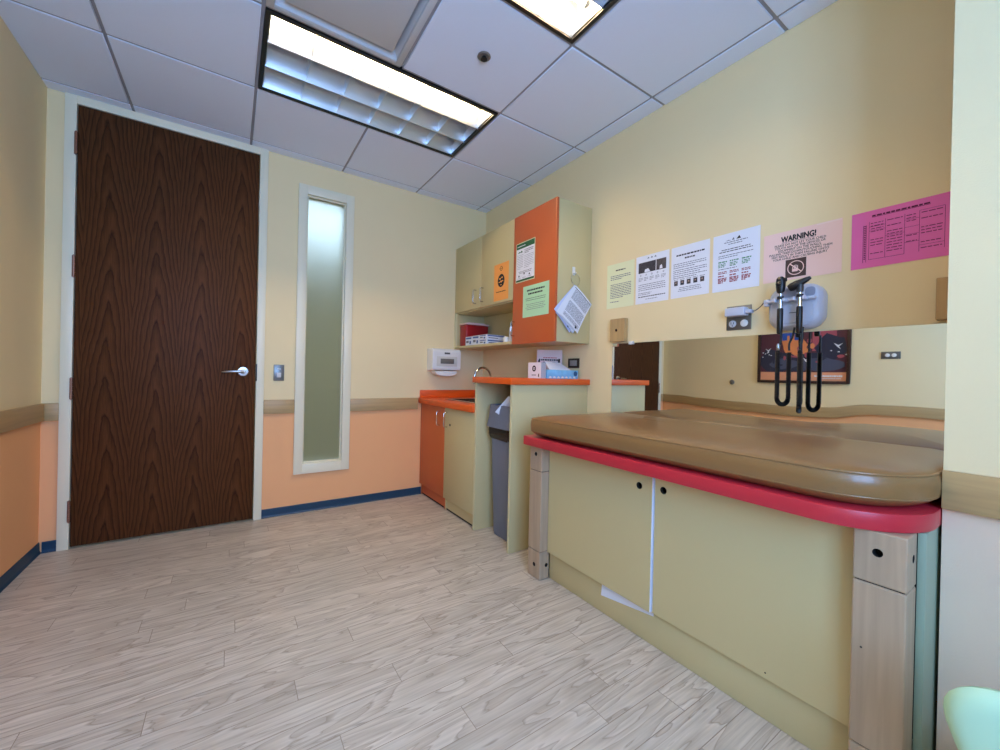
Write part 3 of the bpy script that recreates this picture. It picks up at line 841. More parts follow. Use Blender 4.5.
sh.para(0.03, 0.25, 0.128, 2, 0.013, 0.003, INK, rnd, True, 0); sh.para(0.03, 0.25, 0.088, 4, 0.012, 0.003, GREYINK, rnd, True, 0)
sh.done('notice', 'mint green sheet with two bold title lines on the orange cabinet door', 'notice', 'notices on the wall cabinets')
sh = Sheet((UX-0.0002, -0.662, 1.640), Yn, Zp, 0.200, 0.283, mat('bright orange paper', (250, 168, 84), 0.8))
OI = mat('brown print', (150, 90, 40), 0.8)
sh.ring(0.10, 0.243, 0.013, 0.018, OI); sh.line(0.075, 0.125, 0.243, 0.005, OI, rnd)
for (a, b, r, ry) in ((0.10, 0.150, 0.046, 0.050),): sh.disc(a, b, r, INK, 0.0004, ry=ry)
for (a, b, r) in ((0.085, 0.165, 0.012), (0.112, 0.172, 0.011), (0.10, 0.143, 0.013), (0.075, 0.14, 0.008), (0.122, 0.146, 0.009), (0.10, 0.118, 0.008)):
    sh.disc(a, b, r, mat('bright orange paper', (250, 168, 84)), 0.0006, ry=r*0.6)
sh.line(0.035, 0.165, 0.066, 0.006, INK, rnd)
sh.done('notice', 'bright orange sheet with a dark round emblem on the olive cabinet door', 'notice', 'notices on the wall cabinets')

# hook and ring of hanging sheets on the cabinet side
t = thing('adhesive_hook', (2.752, -1.385, 1.76), 'small white adhesive hook on the olive cabinet side', 'hook')
mb = MB(); mb.box(2.740, 2.764, -1.3895, -1.3858, 1.735, 1.79, WHITE, 0.0015); mb.build('plate', t)
mb = MB(); mb.tube([(2.752, -1.390, 1.752), (2.752, -1.398, 1.744), (2.752, -1.406, 1.744), (2.752, -1.409, 1.752)], 0.003, WHITE, 8); mb.build('prong', t)
t = thing('hanging_booklet', (2.755, -1.40, 1.40), 'sheaf of printed sheets hanging by one corner from a metal ring', 'booklet')
mb = MB(); n = 36; rc = (2.756, 1.706); rr = 0.040
mb.tube([(rc[0] + rr*math.cos(2*PI*i/n), -1.4010 + 0.004*math.sin(2*PI*i/n), rc[1] + rr*math.sin(2*PI*i/n)) for i in range(n)], 0.0016, CHROME, 8, closed=True); mb.build('ring', t)
def hang_sheet(ang, y, bow, m, prints, seed):
    """sheet 0.205 x 0.262 hung from its top corner; ang turns it about the hanging corner"""
    rnd = random.Random(seed)
    c, s_ = math.cos(ang), math.sin(ang)
    W, L = 0.196, 0.258
    O = Vector((2.758, y, 1.662))
    eu = Vector((c, 0, -s_)); ev = Vector((-s_, 0, -c))
    N = 10
    mb = MB(); vs, fs = [], []
    def pt(a, b, e=0.0):
        f = math.sin(PI*min(1, a/W))*0.2 + (b/L)**2
        return O + eu*a + ev*b + Vector((0, -bow*f - e, 0)) + eu*(-0.008) + ev*(-0.008)
    for i in range(N+1):
        for j in range(N+1): vs.append(pt(W*i/N, L*j/N))
    for i in range(N):
        for j in range(N): fs.append([i*(N+1)+j, (i+1)*(N+1)+j, (i+1)*(N+1)+j+1, i*(N+1)+j+1])
    mb.raw(vs, fs, m, True)
    if prints:
        P = lambda a, b, c_, d, mm: mb.raw([pt(a + (c_-a)*i/4, q, 0.0012) for i in range(5) for q in (b, d)], [[2*i, 2*i+1, 2*i+3, 2*i+2] for i in range(4)], mm)
        for blk, (b0, b1) in enumerate(((0.022, 0.10), (0.118, 0.20), (0.214, 0.240))):
            b = b0
            while b < b1:
                x = 0.022
                while x < 0.180:
                    w = min(rnd.uniform(0.01, 0.024), 0.185-x); P(x, b, x+w, b+0.003, GREYINK); x += w+0.003
                b += 0.0072
        P(0.150, 0.226, 0.165, 0.246, INK)
        P(0.012, 0.012, 0.190, 0.0165, INK)
    return mb.build('sheet', t)
A0 = math.radians(37)
hang_sheet(A0+0.03, -1.3895, 0.004, PAPER, False, 1)
hang_sheet(A0+0.15, -1.3920, 0.010, mat('bluish paper', (206, 214, 240), 0.8), True, 2)
hang_sheet(A0+0.07, -1.3950, 0.016, PAPER, False, 3)
hang_sheet(A0-0.02, -1.3985, 0.024, PAPER, True, 4)

# ------------------------------------------------------------------ on the raised counter
CZ = 1.0505
mb = MB(); x0, x1, y0, y1, z0, z1 = 2.560, 2.602, -1.306, -1.171, CZ, 1.155
mb.box(x0, x1, y0, y1, z0, z1, mat('grey carton side', (166, 168, 174), 0.7), 0.001, 1)
S = Sheet((x0+0.0004, y1, z0), (0, -1, 0), (0, 0, 1), y1-y0, z1-z0, PAPER, 0.0004)
S.ring(0.064, 0.064, 0.010, 0.020, INK); S.disc(0.064, 0.064, 0.005, INK); S.line(0.04, 0.085, 0.021, 0.005, INK, rnd); S.disc(0.112, 0.026, 0.005, INK); S.rect(0.107, 0.010, 0.117, 0.022, INK)
n0 = len(mb.f)
for vv, ff, mi in ((S.mb.v, S.mb.f, S.mb.mi),):
    o = len(mb.v); mb.v += vv
    for f, q in zip(ff, mi): mb.f.append([o+i for i in f]); mb.mi.append(mb.slot(S.mb.mats[q])); mb.sm.append(False)
tag(mb.build('small_carton'), 'small white carton with a dark round mark on the raised orange counter', 'box')

t = thing('tissue_box', (2.755, -1.262, CZ), 'blue and white tissue box lying on the raised orange counter', 'tissue box')
TB = mat('sky blue tissue carton', (120, 186, 222), 0.5, var=0.35, vscale=24)
mb = MB(); mb.box(2.608, 2.888, -1.312, -1.212, CZ, 1.109, TB, 0.002)
for i in range(7):
    a = 2.622 + i*0.036
    mb.raw([(a, -1.3126, CZ+0.003), (a+0.028, -1.3126, CZ+0.003), (a+0.020, -1.3126, CZ+0.014), (a+0.008, -1.3126, CZ+0.017)], [[0, 1, 2, 3]], WHITE)
n = 20
mb.raw([(2.862+0.017*math.cos(2*PI*i/n), -1.3127, 1.086+0.017*math.sin(2*PI*i/n)) for i in range(n)], [list(range(n))], mat('deep blue print', (30, 84, 130), 0.6))
mb.build('carton', t)
mb = MB()
mb.prism([(2.632, -1.306, 1.1095), (2.820, -1.306, 1.1095), (2.800, -1.222, 1.158), (2.662, -1.222, 1.163)], (0, 0.002, 0.003), PAPER); mb.build('tissue', t)

# leaning card behind
M = Matrix.Translation((2.812, -1.094, CZ)) @ Matrix.Rotation(math.radians(-34), 4, 'Z')
def place(mb, M): mb.v = [M @ v for v in mb.v]
S = Sheet((-0.092, 0.0, 0.0), (1, 0, 0.0), (0.02, 0.10, 1), 0.184, 0.208, mat('pale pink card', (228, 208, 206), 0.8), 0.001)
S.line(0.045, 0.145, 0.150, 0.006, mat('red print', (190, 84, 84), 0.8), rnd); S.line(0.028, 0.155, 0.134, 0.011, INK, rnd); S.line(0.045, 0.135, 0.118, 0.005, GREYINK, rnd)
S.poly([(0.008, 0.116), (0.022, 0.116), (0.024, 0.135), (0.019, 0.144), (0.011, 0.132)], INK); S.poly([(0.152, 0.114), (0.168, 0.114), (0.170, 0.142), (0.158, 0.146)], INK)
S.mb.prism([(-0.088, 0.024, 0.2), (0.096, 0.024, 0.2), (0.092, 0.048, 0.0), (-0.092, 0.048, 0.0)], (0, 0.001, 0.0004), mat('pale pink card', (228, 208, 206)))
place(S.mb, M)
S.done('tent_card', 'folded pale pink card standing behind the tissue box', 'card')

# outlet on right wall above the raised counter
def outlet(frame_o, U, V, w, h, label, gang=1, name='wall_outlet', plate=PLATEN):
    u, v = Vector(U), Vector(V); n = u.cross(v).normalized(); o = Vector(frame_o)
    t = thing(name, o + u*w/2 + v*h/2, label, 'outlet', 'electrical outlets')
    def bx(a, b, c, d, e, f, m, bev=0.001):
        mb = MB()
        mb.box(a, b, c, d, e, f, m, bev)
        Mx = Matrix(((u.x, v.x, n.x, o.x), (u.y, v.y, n.y, o.y), (u.z, v.z, n.z, o.z), (0, 0, 0, 1)))
        mb.v = [Mx @ p for p in mb.v]
        return mb
    bx(0, w, 0, h, 0.0006, 0.007, plate, 0.0025).build('cover_plate', t)
    return t, bx
t, bx = outlet((RX, -1.187, 1.128), (0, -1, 0), (0, 0, 1), 0.110, 0.068, 'dark bordered outlet under the wall cabinet above the raised counter', plate=mat('dark bronze plate', (70, 58, 46), 0.4, metal=0.5))
bx(0.02, 0.09, 0.014, 0.054, 0.007, 0.009, mat('grey receptacle', (150, 146, 138), 0.45)).build('receptacle', t)

# towel dispenser on back wall
def dispenser():
    t = thing('towel_dispenser', (2.46, 0, 1.05), 'white paper towel dispenser on the back wall above the low worktop', 'towel dispenser')
    mb = MB()
    prof = [(-0.0008, 1.285), (-0.095, 1.285), (-0.118, 1.272), (-0.124, 1.25), (-0.124, 1.115), (-0.118, 1.098), (-0.0008, 1.090)]
    mb.prism([(2.330, y, z) for y, z in prof], (0.275, 0, 0), WHITE, 0.006)
    mb.build('housing', t)
    mb = MB(); mb.box(2.368, 2.566, -0.1275, -0.1245, 1.13, 1.215, mat('ivory fascia', (214, 210, 198), 0.4), 0.002)
    mb.box(2.404, 2.535, -0.1285, -0.1276, 1.152, 1.196, mat('dark level window', (110, 106, 100), 0.3), 0.001); mb.build('level_window', t)
    mb = MB(); mb.box(2.442, 2.496, -0.1262, -0.1243, 1.236, 1.252, mat('dark grey badge', (92, 88, 84), 0.4), 0.001); mb.build('badge', t)
    mb = MB()
    n = 12; pts = []
    for i in range(n+1):
        a = PI*i/n; pts.append((2.465 - 0.105*math.cos(a), -0.122, 1.088 - 0.045*math.sin(a)**0.7))
    mb.prism(pts, (0, 0.09, 0), WHITE, 0.003); mb.build('paper_lip', t)
dispenser()

# ------------------------------------------------------------------ exam table
def exam_table():
    t = thing('exam_table', (2.57, -2.35, 0), 'built-in exam table with crimson top, olive doors and maple posts', 'exam table')
    # posts: three stacked maple blocks each
    for y0, y1, holes in ((-1.717, -1.619, [((2.237, -1.669, 0.654), (1, 0, 0)), ((2.237, -1.673, 0.071), (1, 0, 0)), ((2.284, -1.717, 0.072), (0, 1, 0))]),
                          (-3.076, -2.974, [((2.237, -3.022, 0.647), (1, 0, 0)), ((2.292, -3.076, 0.640), (0, 1, 0))])):
        mb = MB()
        for z0, z1 in ((0.001, 0.144), (0.1465, 0.5645), (0.567, 0.6995)): mb.box(2.237, 2.303 if y0 > -3 else 2.325, y0, y1, z0, z1, MAPLE, 0.004)
        p = mb.build('post', t)
        drill(p, [(a, b, 0.0105, 0.03, DARK) for a, b in holes])
        for z0, z1 in ((0.1442, 0.1463), (0.5647, 0.5668)):
            mb = MB(); mb.box(2.242, 2.298, y0+0.005, y1-0.005, z0, z1, DARK); mb.build('joint', p)
        if y0 < -3:
            mb = MB(); mb.lathe([(0, 0), (0.0025, 0), (0.0025, 0.0006), (0, 0.0006)], (2.2368, -2.995, 0.396), (-1, 0, 0), BLACK, 10); mb.build('screw', p)
    # top with a large rounded near corner
    mb = MB()
    X0, X1, Y0, Y1 = 2.194, 2.9125, -3.098, -1.606
    R = 0.20; P = [(X1, Y0), (X1, Y1), (X0+0.012, Y1)]
    for k in range(5): a = PI/2 + (PI/2)*k/4; P.append((X0+0.012+0.012*math.cos(a), Y1-0.012+0.012*math.sin(a)))
    for k in range(17): a = PI + (PI/2)*k/16; P.append((X0+R+R*math.cos(a), Y0+R+R*math.sin(a)))
    mb.prism([(x, y, 0.7005) for x, y in P], (0, 0, 0.046), RED, 0.003, smooth=True)
    mb.build('tabletop', t)
    for y0, y1, m in ((-1.640, -1.622, LAM), (-3.092, -3.0765, TEAL)):
        mb = MB(); mb.box(2.3035 if m is LAM else 2.3255, 2.905, y0, y1, 0.001, 0.6995, m, 0.001); mb.build('end_panel', t)
    mb = MB(); mb.box(2.3055, 2.322, -2.973, -1.719, 0.001, 0.139, LAM, 0.0008); mb.build('kickboard', t)
    mb = MB()
    mb.box(2.3230, 2.90, -3.06, -1.645, 0.120, 0.138, DARK); mb.box(2.80, 2.81, -3.06, -1.645, 0.139, 0.699, DARK); mb.build('carcass', t)
    # doors; the far one stands slightly ajar at its free edge
    mb = MB(); mb.box(2.286, 2.304, -2.966, -2.354, 0.142, 0.6975, LAM, 0.001); mb.box(2.287, 2.303, -2.3545, -2.3525, 0.143, 0.6965, PAPER)
    d = mb.build('door', t); drill(d, [((2.286, -2.391, 0.636), (1, 0, 0), 0.014, 0.05, DARK)])
    mb = MB(); mb.lathe([(0, 0), (0.0025, 0), (0.0025, 0.0006), (0, 0.0006)], (2.2858, -2.758, 0.160), (-1, 0, 0), BLACK, 10); mb.build('screw', d)
    mb = MB()
    yh, ye = -1.7205, -2.3465
    A, B = (2.286, yh), (2.278, ye)
    mb.prism([(A[0], A[1], 0.142), (B[0], B[1], 0.142), (B[0]+0.018, B[1], 0.142), (A[0]+0.018, A[1], 0.142)], (0, 0, 0.5555), LAM, 0.001)
    mb.box(B[0]+0.0005, B[0]+0.0175, ye-0.0015, ye-0.0001, 0.1425, 0.697, PAPER)
    d = mb.build('door', t); drill(d, [((2.278, -2.286, 0.631), (1, 0, 0), 0.014, 0.05, DARK)])
exam_table()
mb = MB()
mb.prism([(2.3047, -2.075, 0.076), (2.3047, -2.3475, 0.118), (2.3047, -2.3475, 0.20), (2.3047, -2.087, 0.20)], (0.0006, 0, 0), PAPER)
tag(mb.build('paper_sheet'), 'white paper sheet poking out below the far exam table door', 'paper')

def mattress():
    t = thing('exam_mattress', (2.55, -2.36, 0.747), 'brown vinyl mattress with piped edges on the crimson exam table', 'mattress')
    X0, X1, Y0, Y1 = 2.200, 2.904, -3.0985, -1.628
    rad = {'fr': 0.215, 'fl': 0.06, 'br': 0.07, 'bl': 0.05}
    N = 12
    def outline(ins, z=None):
        P = []
        def corner(cx, cy, r, a0):
            for k in range(N+1):
                a = a0 + (PI/2)*k/N; P.append((cx + r*math.cos(a), cy + r*math.sin(a)))
        def edge(a, b, n):
            for k in range(1, n): P.append((a[0] + (b[0]-a[0])*k/n, a[1] + (b[1]-a[1])*k/n))
        x0, x1, y0, y1 = X0+ins, X1-ins, Y0+ins, Y1-ins
        q = {k: max(0.004, v-ins) for k, v in rad.items()}
        # counter clockwise seen from above, from the back right (near) corner
        corner(x1-q['bl'], y1-q['bl'], q['bl'], 0); edge(P[-1], (x0+q['fl'], y1), 8)
        corner(x0+q['fl'], y1-q['fl'], q['fl'], PI/2); edge(P[-1], (x0, y0+q['fr']), 24)
        corner(x0+q['fr'], y0+q['fr'], q['fr'], PI); edge(P[-1], (x1-q['br'], y0), 8)
        corner(x1-q['br'], y0+q['br'], q['br'], 1.5*PI); edge(P[-1], (x1, y1-q['bl']), 24)
        return P
    lay = [(0.070, 0.7472), (0.050, 0.749), (0.030, 0.757), (0.011, 0.769), (0.002, 0.778), (0.0, 0.786), (-0.002, 0.810), (0.0, 0.832), (0.004, 0.839), (0.012, 0.844), (0.035, 0.851), (0.08, 0.859), (0.16, 0.866), (0.26, 0.870), (0.34, 0.871)]
    vs, fs = [], []; n = None
    import mathutils.noise as mn
    for ins, z in lay:
        P = outline(ins); n = len(P)
        for x, y in P:
            dz = 0.004*mn.noise(Vector((x*5, y*2.5, 0.3))) if z > 0.85 else 0
            # a seated hollow and slight soft bulge along the front
            if z > 0.85: dz -= 0.007*math.exp(-((y+2.45)**2)/0.10)*math.exp(-((x-2.62)**2)/0.03)
            vs.append((x, y, z+dz))
    for i in range(len(lay)-1):
        for j in range(n): fs.append([i*n+j, i*n+(j+1) % n, (i+1)*n+(j+1) % n, (i+1)*n+j])
    fs.append(list(range(n))[::-1]); fs.append([(len(lay)-1)*n+j for j in range(n)])
    mb = MB(); mb.raw(vs, fs, VINYL, True); mb.build('cushion', t)
    for z in (0.840, 0.7795):
        mb = MB(); mb.tube([(x, y, z) for x, y in outline(0.004)], 0.0034, VINYL, 8, closed=True); mb.build('piping', t)
mattress()

# ------------------------------------------------------------------ mirror, blocks and notices on the right wall
def mirror():
    t = thing('wall_mirror', (RX, -2.35, 0.80), 'long frameless wall mirror behind the exam table', 'mirror')
    prof = [(-3.20, -.0043), (-3.034, -.0043), (-2.949, -.0051), (-2.846, -.0041), (-2.712, .0061), (-2.636, .0083), (-2.555, .0087), (-2.371, .0068), (-2.174, .0039), (-2.05, .0002), (-1.9, 0), (-1.5, 0)]
    def a0(y):
        for (ya, a), (yb, b) in zip(prof[:-1], prof[1:]):
            if ya <= y <= yb:
                f = (y-ya)/(yb-ya); f = f*f*(3-2*f); return a + (b-a)*f
        return 0.0
    def I(z):
        zc = 0.975; s = 0.045       # slope is full below zc and fades out above it
        if z <= zc: return z - zc
        return s*(1 - math.exp(-(z-zc)/s))
    x0 = 2.909; Y0, Y1, Z0, Z1 = -3.098, -1.592, 0.79, 1.281
    NY, NZ = 120, 24
    vs, fs = [], []
    for i in range(NY+1):
        for j in range(NZ+1):
            y = Y1 + (Y0-Y1)*i/NY; z = Z0 + (Z1-Z0)*j/NZ
            vs.append((x0 + 1.0*a0(y)*I(z), y, z))
    for i in range(NY):
        for j in range(NZ):
            q = i*(NZ+1)+j; fs.append([q, q+NZ+1, q+NZ+2, q+1])
    mb = MB(); mb.raw(vs, fs, mirror_m, True)
    ob = mb.build('glass', t)
    # silvered sheet's own thickness: edge and back
    mb = MB(); mb.box(2.9115, RX-0.0006, Y0, Y1, Z0, Z1, mat('mirror backing', (90, 92, 90), 0.5)); mb.build('backing', t)
    mb = MB(); mb.box(2.900, 2.9155, -1.752, -1.722, 1.2815, 1.290, WHITE, 0.001); mb.box(2.900, 2.904, -1.752, -1.722, 1.272, 1.2815, WHITE, 0.001); mb.build('clip', t)
mirror()
def block(y0, y1, label, hole):
    mb = MB(); mb.box(2.880, RX-0.0006, y0, y1, 1.2915, 1.435, MAPLEB, 0.003)
    o = tag(mb.build('wall_block'), label, 'wooden block', 'maple blocks above the mirror')
    if hole: drill(o, [((2.880, hole, 1.362), (1, 0, 0), 0.0085, 0.03, DARK)])
block(-1.704, -1.592, 'maple block with a peg hole on the wall at the mirror\'s far top corner', -1.642)
block(-3.096, -3.010, 'maple block on the wall at the mirror\'s near top corner, partly hidden', -3.052)

rnd = random.Random(23)
LAMI = 'laminated notices on the right wall'
def wsheet(y, z, w, h, m): return Sheet((RX-0.0004, y, z), Yn, Zp, w, h, m)
# 1 pale yellow
s = wsheet(-1.530, 1.510, 0.212, 0.282, mat('pale yellow green paper', (232, 234, 190), 0.7))
s.line(0.07, 0.145, 0.238, 0.007, INK, rnd); s.para(0.03, 0.185, 0.205, 3, 0.011, 0.0045, GREYINK, rnd); s.para(0.03, 0.19, 0.150, 9, 0.0105, 0.0045, GREYINK, rnd); s.line(0.03, 0.10, 0.04, 0.0045, GREYINK, rnd)
s.done('notice', 'pale yellow typed sheet, farthest of the row on the right wall', 'notice', LAMI)
# 2 white with photos
s = wsheet(-1.755, 1.511, 0.2205, 0.284, PAPER)
PH1 = mat('dark group photo print', (52, 50, 60), 0.6, var=0.9, vscale=60); PH2 = mat('second dark photo print', (70, 62, 66), 0.6, var=0.9, vscale=70)
for a in (0.085, 0.108, 0.132): s.poly([(a-0.008, 0.262), (a, 0.272), (a+0.008, 0.262)], GREYINK)
s.rect(0.018, 0.182, 0.135, 0.244, PH1); s.rect(0.139, 0.182, 0.202, 0.244, PH2)
s.poly([(0.06, 0.184), (0.10, 0.184), (0.085, 0.205), (0.062, 0.200)], PAPER); s.poly([(0.16, 0.186), (0.18, 0.186), (0.175, 0.21), (0.163, 0.205)], PAPER)
for i in range(5):
    s.para(0.02+0.038*i, 0.048+0.038*i, 0.152, 3, 0.008, 0.003, GREYINK, rnd); s.ring(0.034+0.038*i, 0.168, 0.003, 0.005, GREYINK)
s.para(0.02, 0.20, 0.112, 4, 0.011, 0.0035, GREYINK, rnd, False, 0); s.para(0.02, 0.11, 0.062, 2, 0.009, 0.003, GREYINK, rnd)
s.line(0.02, 0.20, 0.040, 0.005, INK, rnd); s.line(0.07, 0.15, 0.024, 0.003, GREYINK, rnd)
s.done('notice', 'white laminated notice with two dark photos across its upper half', 'notice', LAMI)
# 3 white with portraits
s = wsheet(-1.989, 1.512, 0.216, 0.281, PAPER)
s.line(0.03, 0.19, 0.232, 0.008, INK, rnd); s.line(0.08, 0.14, 0.212, 0.008, INK, rnd)
for z in (0.186, 0.152): s.para(0.014, 0.202, z, 3, 0.0105, 0.0035, GREYINK, rnd)
s.para(0.014, 0.202, 0.120, 2, 0.0105, 0.0035, GREYINK, rnd)
for i in range(5):
    s.rect(0.020+0.037*i, 0.068, 0.042+0.037*i, 0.094, PH1 if i % 2 else PH2); s.disc(0.031+0.037*i, 0.083, 0.0045, mat('pale portrait tone', (170, 140, 124), 0.7), 0.0007)
    s.line(0.018+0.037*i, 0.044+0.037*i, 0.100, 0.003, GREYINK, rnd)
s.para(0.04, 0.18, 0.054, 3, 0.009, 0.003, GREYINK, rnd, True, 0)
s.done('notice', 'white laminated notice with a row of five tiny portraits', 'notice', LAMI)
# 4 white with coloured blocks
GRN = mat('green print', (60, 132, 84), 0.7); REDI = mat('dark red print', (150, 46, 52), 0.7)
s = wsheet(-2.222, 1.510, 0.219, 0.283, PAPER)
s.poly([(0.06, 0.246), (0.075, 0.250), (0.09, 0.246)], GREYINK); s.poly([(0.09, 0.246), (0.100, 0.258), (0.104, 0.246)], GREYINK); s.poly([(0.112, 0.246), (0.126, 0.262), (0.134, 0.246)], INK)
s.line(0.055, 0.165, 0.238, 0.004, GREYINK, rnd); s.line(0.075, 0.14, 0.228, 0.004, GREYINK, rnd)
s.para(0.03, 0.19, 0.204, 2, 0.010, 0.004, INK, rnd, True, 0); s.para(0.028, 0.19, 0.176, 2, 0.010, 0.0035, GREYINK, rnd)
for i in range(3):
    x = 0.028+0.056*i
    s.line(x, x+0.042, 0.146, 0.006, GRN, rnd); s.para(x, x+0.036, 0.136, 3, 0.007, 0.004, GRN, rnd)
    s.para(x, x+0.042, 0.096, 2, 0.007, 0.004, REDI, rnd, False, 0); s.line(x, x+0.03, 0.076, 0.006, REDI, rnd); s.para(x, x+0.042, 0.064, 4, 0.0068, 0.0052, REDI, rnd)
s.line(0.028, 0.12, 0.110, 0.0035, GREYINK, rnd)
s.done('notice', 'white laminated notice with blocks of green and red print', 'notice', LAMI)
# 5 pink warning
s = wsheet(-2.457, 1.515, 0.286, 0.218, mat('pale pink paper', (244, 206, 194), 0.55))
s.text(0.135, 0.182, 'WARNING!', 0.034, INK, 0.74, bold=0.0014)
s.rect(0.072, 0.1675, 0.198, 0.1690, INK)
for i, tx in enumerate(('PLEASE DO NOT LET YOUR CHILD', 'TOUCH ANY OF THE DEVICES OR', 'EQUIPMENT ON THE WALLS.', 'PULLING THEM DOWN/TOUCHING THEM', 'MAY RESULT IN THEM FALLING ONTO', 'YOUR CHILD AND CAUSING INJURY')):
    s.text(0.139, 0.158 - i*0.0122, tx, 0.0135, INK, 0.90, bold=0.0002)
DB = mat('dark brown print', (74, 52, 46), 0.7)
s.rect(0.089, 0.010, 0.166, 0.089, DB)
PK = mat('pale pink paper', (246, 200, 184))
kx, ky = 0.1275, 0.0495
s.ring(kx, ky, 0.0275, 0.0310, PK, 0.0008)
s.poly([(kx-0.0235, ky+0.0185), (kx-0.0205, ky+0.0215), (kx+0.0235, ky-0.0185), (kx+0.0205, ky-0.0215)], PK, 0.0009)
for k, (a, b) in enumerate(((kx-0.012, 0.005), (kx-0.006, 0.012), (kx, 0.013), (kx+0.006, 0.010))): s.rect(a, ky-0.006, a+0.003, ky+b, PK, 0.0008)
s.poly([(kx-0.013, ky-0.016), (kx+0.008, ky-0.016), (kx+0.010, ky-0.004), (kx-0.013, ky-0.004)], PK, 0.0007)
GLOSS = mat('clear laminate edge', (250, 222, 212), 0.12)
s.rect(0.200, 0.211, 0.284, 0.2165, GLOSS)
s.done('notice', 'pale pink WARNING! sheet with a no-touching symbol', 'notice', LAMI)
# 6 magenta
s = wsheet(-2.772, 1.514, 0.282, 0.218, mat('magenta paper', (232, 112, 186), 0.7))
MI = mat('dark magenta ink', (96, 22, 70), 0.8)
s.line(0.060, 0.215, 0.196, 0.006, MI, rnd); s.rect(0.060, 0.1905, 0.215, 0.1920, MI)
xs = [0.052, 0.098, 0.150, 0.188, 0.250]
s.rect(0.035, 0.022, 0.0365, 0.165, MI); s.rect(0.044, 0.022, 0.0452, 0.165, MI)
for x in xs: s.rect(x, 0.030, x+0.0011, 0.176, MI)
s.rect(0.052, 0.030, 0.150, 0.0312, MI)
for a, b, zz in ((0.052, 0.098, (0.155, 0.140)), (0.098, 0.150, (0.110,)), (0.150, 0.188, (0.152, 0.125, 0.098, 0.070)), (0.188, 0.250, (0.176, 0.052))):
    for z in zz: s.rect(a, z, b, z+0.001, MI)
    z = 0.168
    while z > 0.036:
        if rnd.random() < 0.55: s.line(a+0.005, b-0.005, z, 0.0028, MI, rnd)
        z -= 0.0105
z = 0.160
while z > 0.028: s.rect(0.038, z, 0.043, z+0.004, MI); z -= 0.007
s.done('notice', 'magenta sheet with a printed table, nearest of the row on the right wall', 'notice', LAMI)

# double outlet with adapter
t, bx = outlet((RX, -2.299, 1.312), (0, -1, 0), (0, 0, 1), 0.113, 0.116, 'two-gang steel outlet plate on the right wall with a plug-in adapter')
for a in (0.030, 0.083):
    mb = MB(); mb.lathe([(0, 0.0065), (0.017, 0.0065), (0.017, 0.0095), (0.0155, 0.0105), (0, 0.0105)], (RX, -2.299-a, 1.342), (-1, 0, 0), WHITE if a > 0.05 else GREYPL, 24)
    if a < 0.05:
        for dy, dz in ((-0.006, 0.003), (0.006, 0.003), (0, -0.008)):
            mb.box(RX-0.0112, RX-0.0104, -2.299-a+dy-0.0012, -2.299-a+dy+0.0012, 1.342+dz-0.005, 1.342+dz+0.005, BLACK)
    mb.build('socket', t)
t = thing('power_adapter', (2.88, -2.36, 1.37), 'pale grey power adapter plugged into the steel outlet plate', 'adapter')
mb = MB(); mb.box(2.862, 2.908, -2.402, -2.312, 1.374, 1.414, DEVICE, 0.005, 3); mb.build('body', t)
mb = MB()
mb.box(2.868, 2.900, -2.428, -2.4025, 1.382, 1.400, DEVICE, 0.004); mb.build('strain_relief', t)
mb = MB()
import mathutils
def bez(P, n=24):
    P = [Vector(p) for p in P]; out = []
    for i in range(len(P)-1):
        p0 = P[max(i-1, 0)]; p1 = P[i]; p2 = P[i+1]; p3 = P[min(i+2, len(P)-1)]
        for k in range(n):
            q = k/n
            out.append(0.5*((2*p1) + (p2-p0)*q + (2*p0-5*p1+4*p2-p3)*q*q + (3*p1-p0-3*p2+p3)*q*q*q))
    out.append(P[-1]); return out
mb.tube(bez([(2.884, -2.428, 1.391), (2.885, -2.44, 1.392), (2.888, -2.46, 1.408), (2.888, -2.482, 1.432), (2.888, -2.495, 1.434), (2.888, -2.505, 1.426), (2.888, -2.512, 1.422)], 8), 0.002, mat('grey cable', (96, 98, 104), 0.5), 8); mb.build('cable', t)

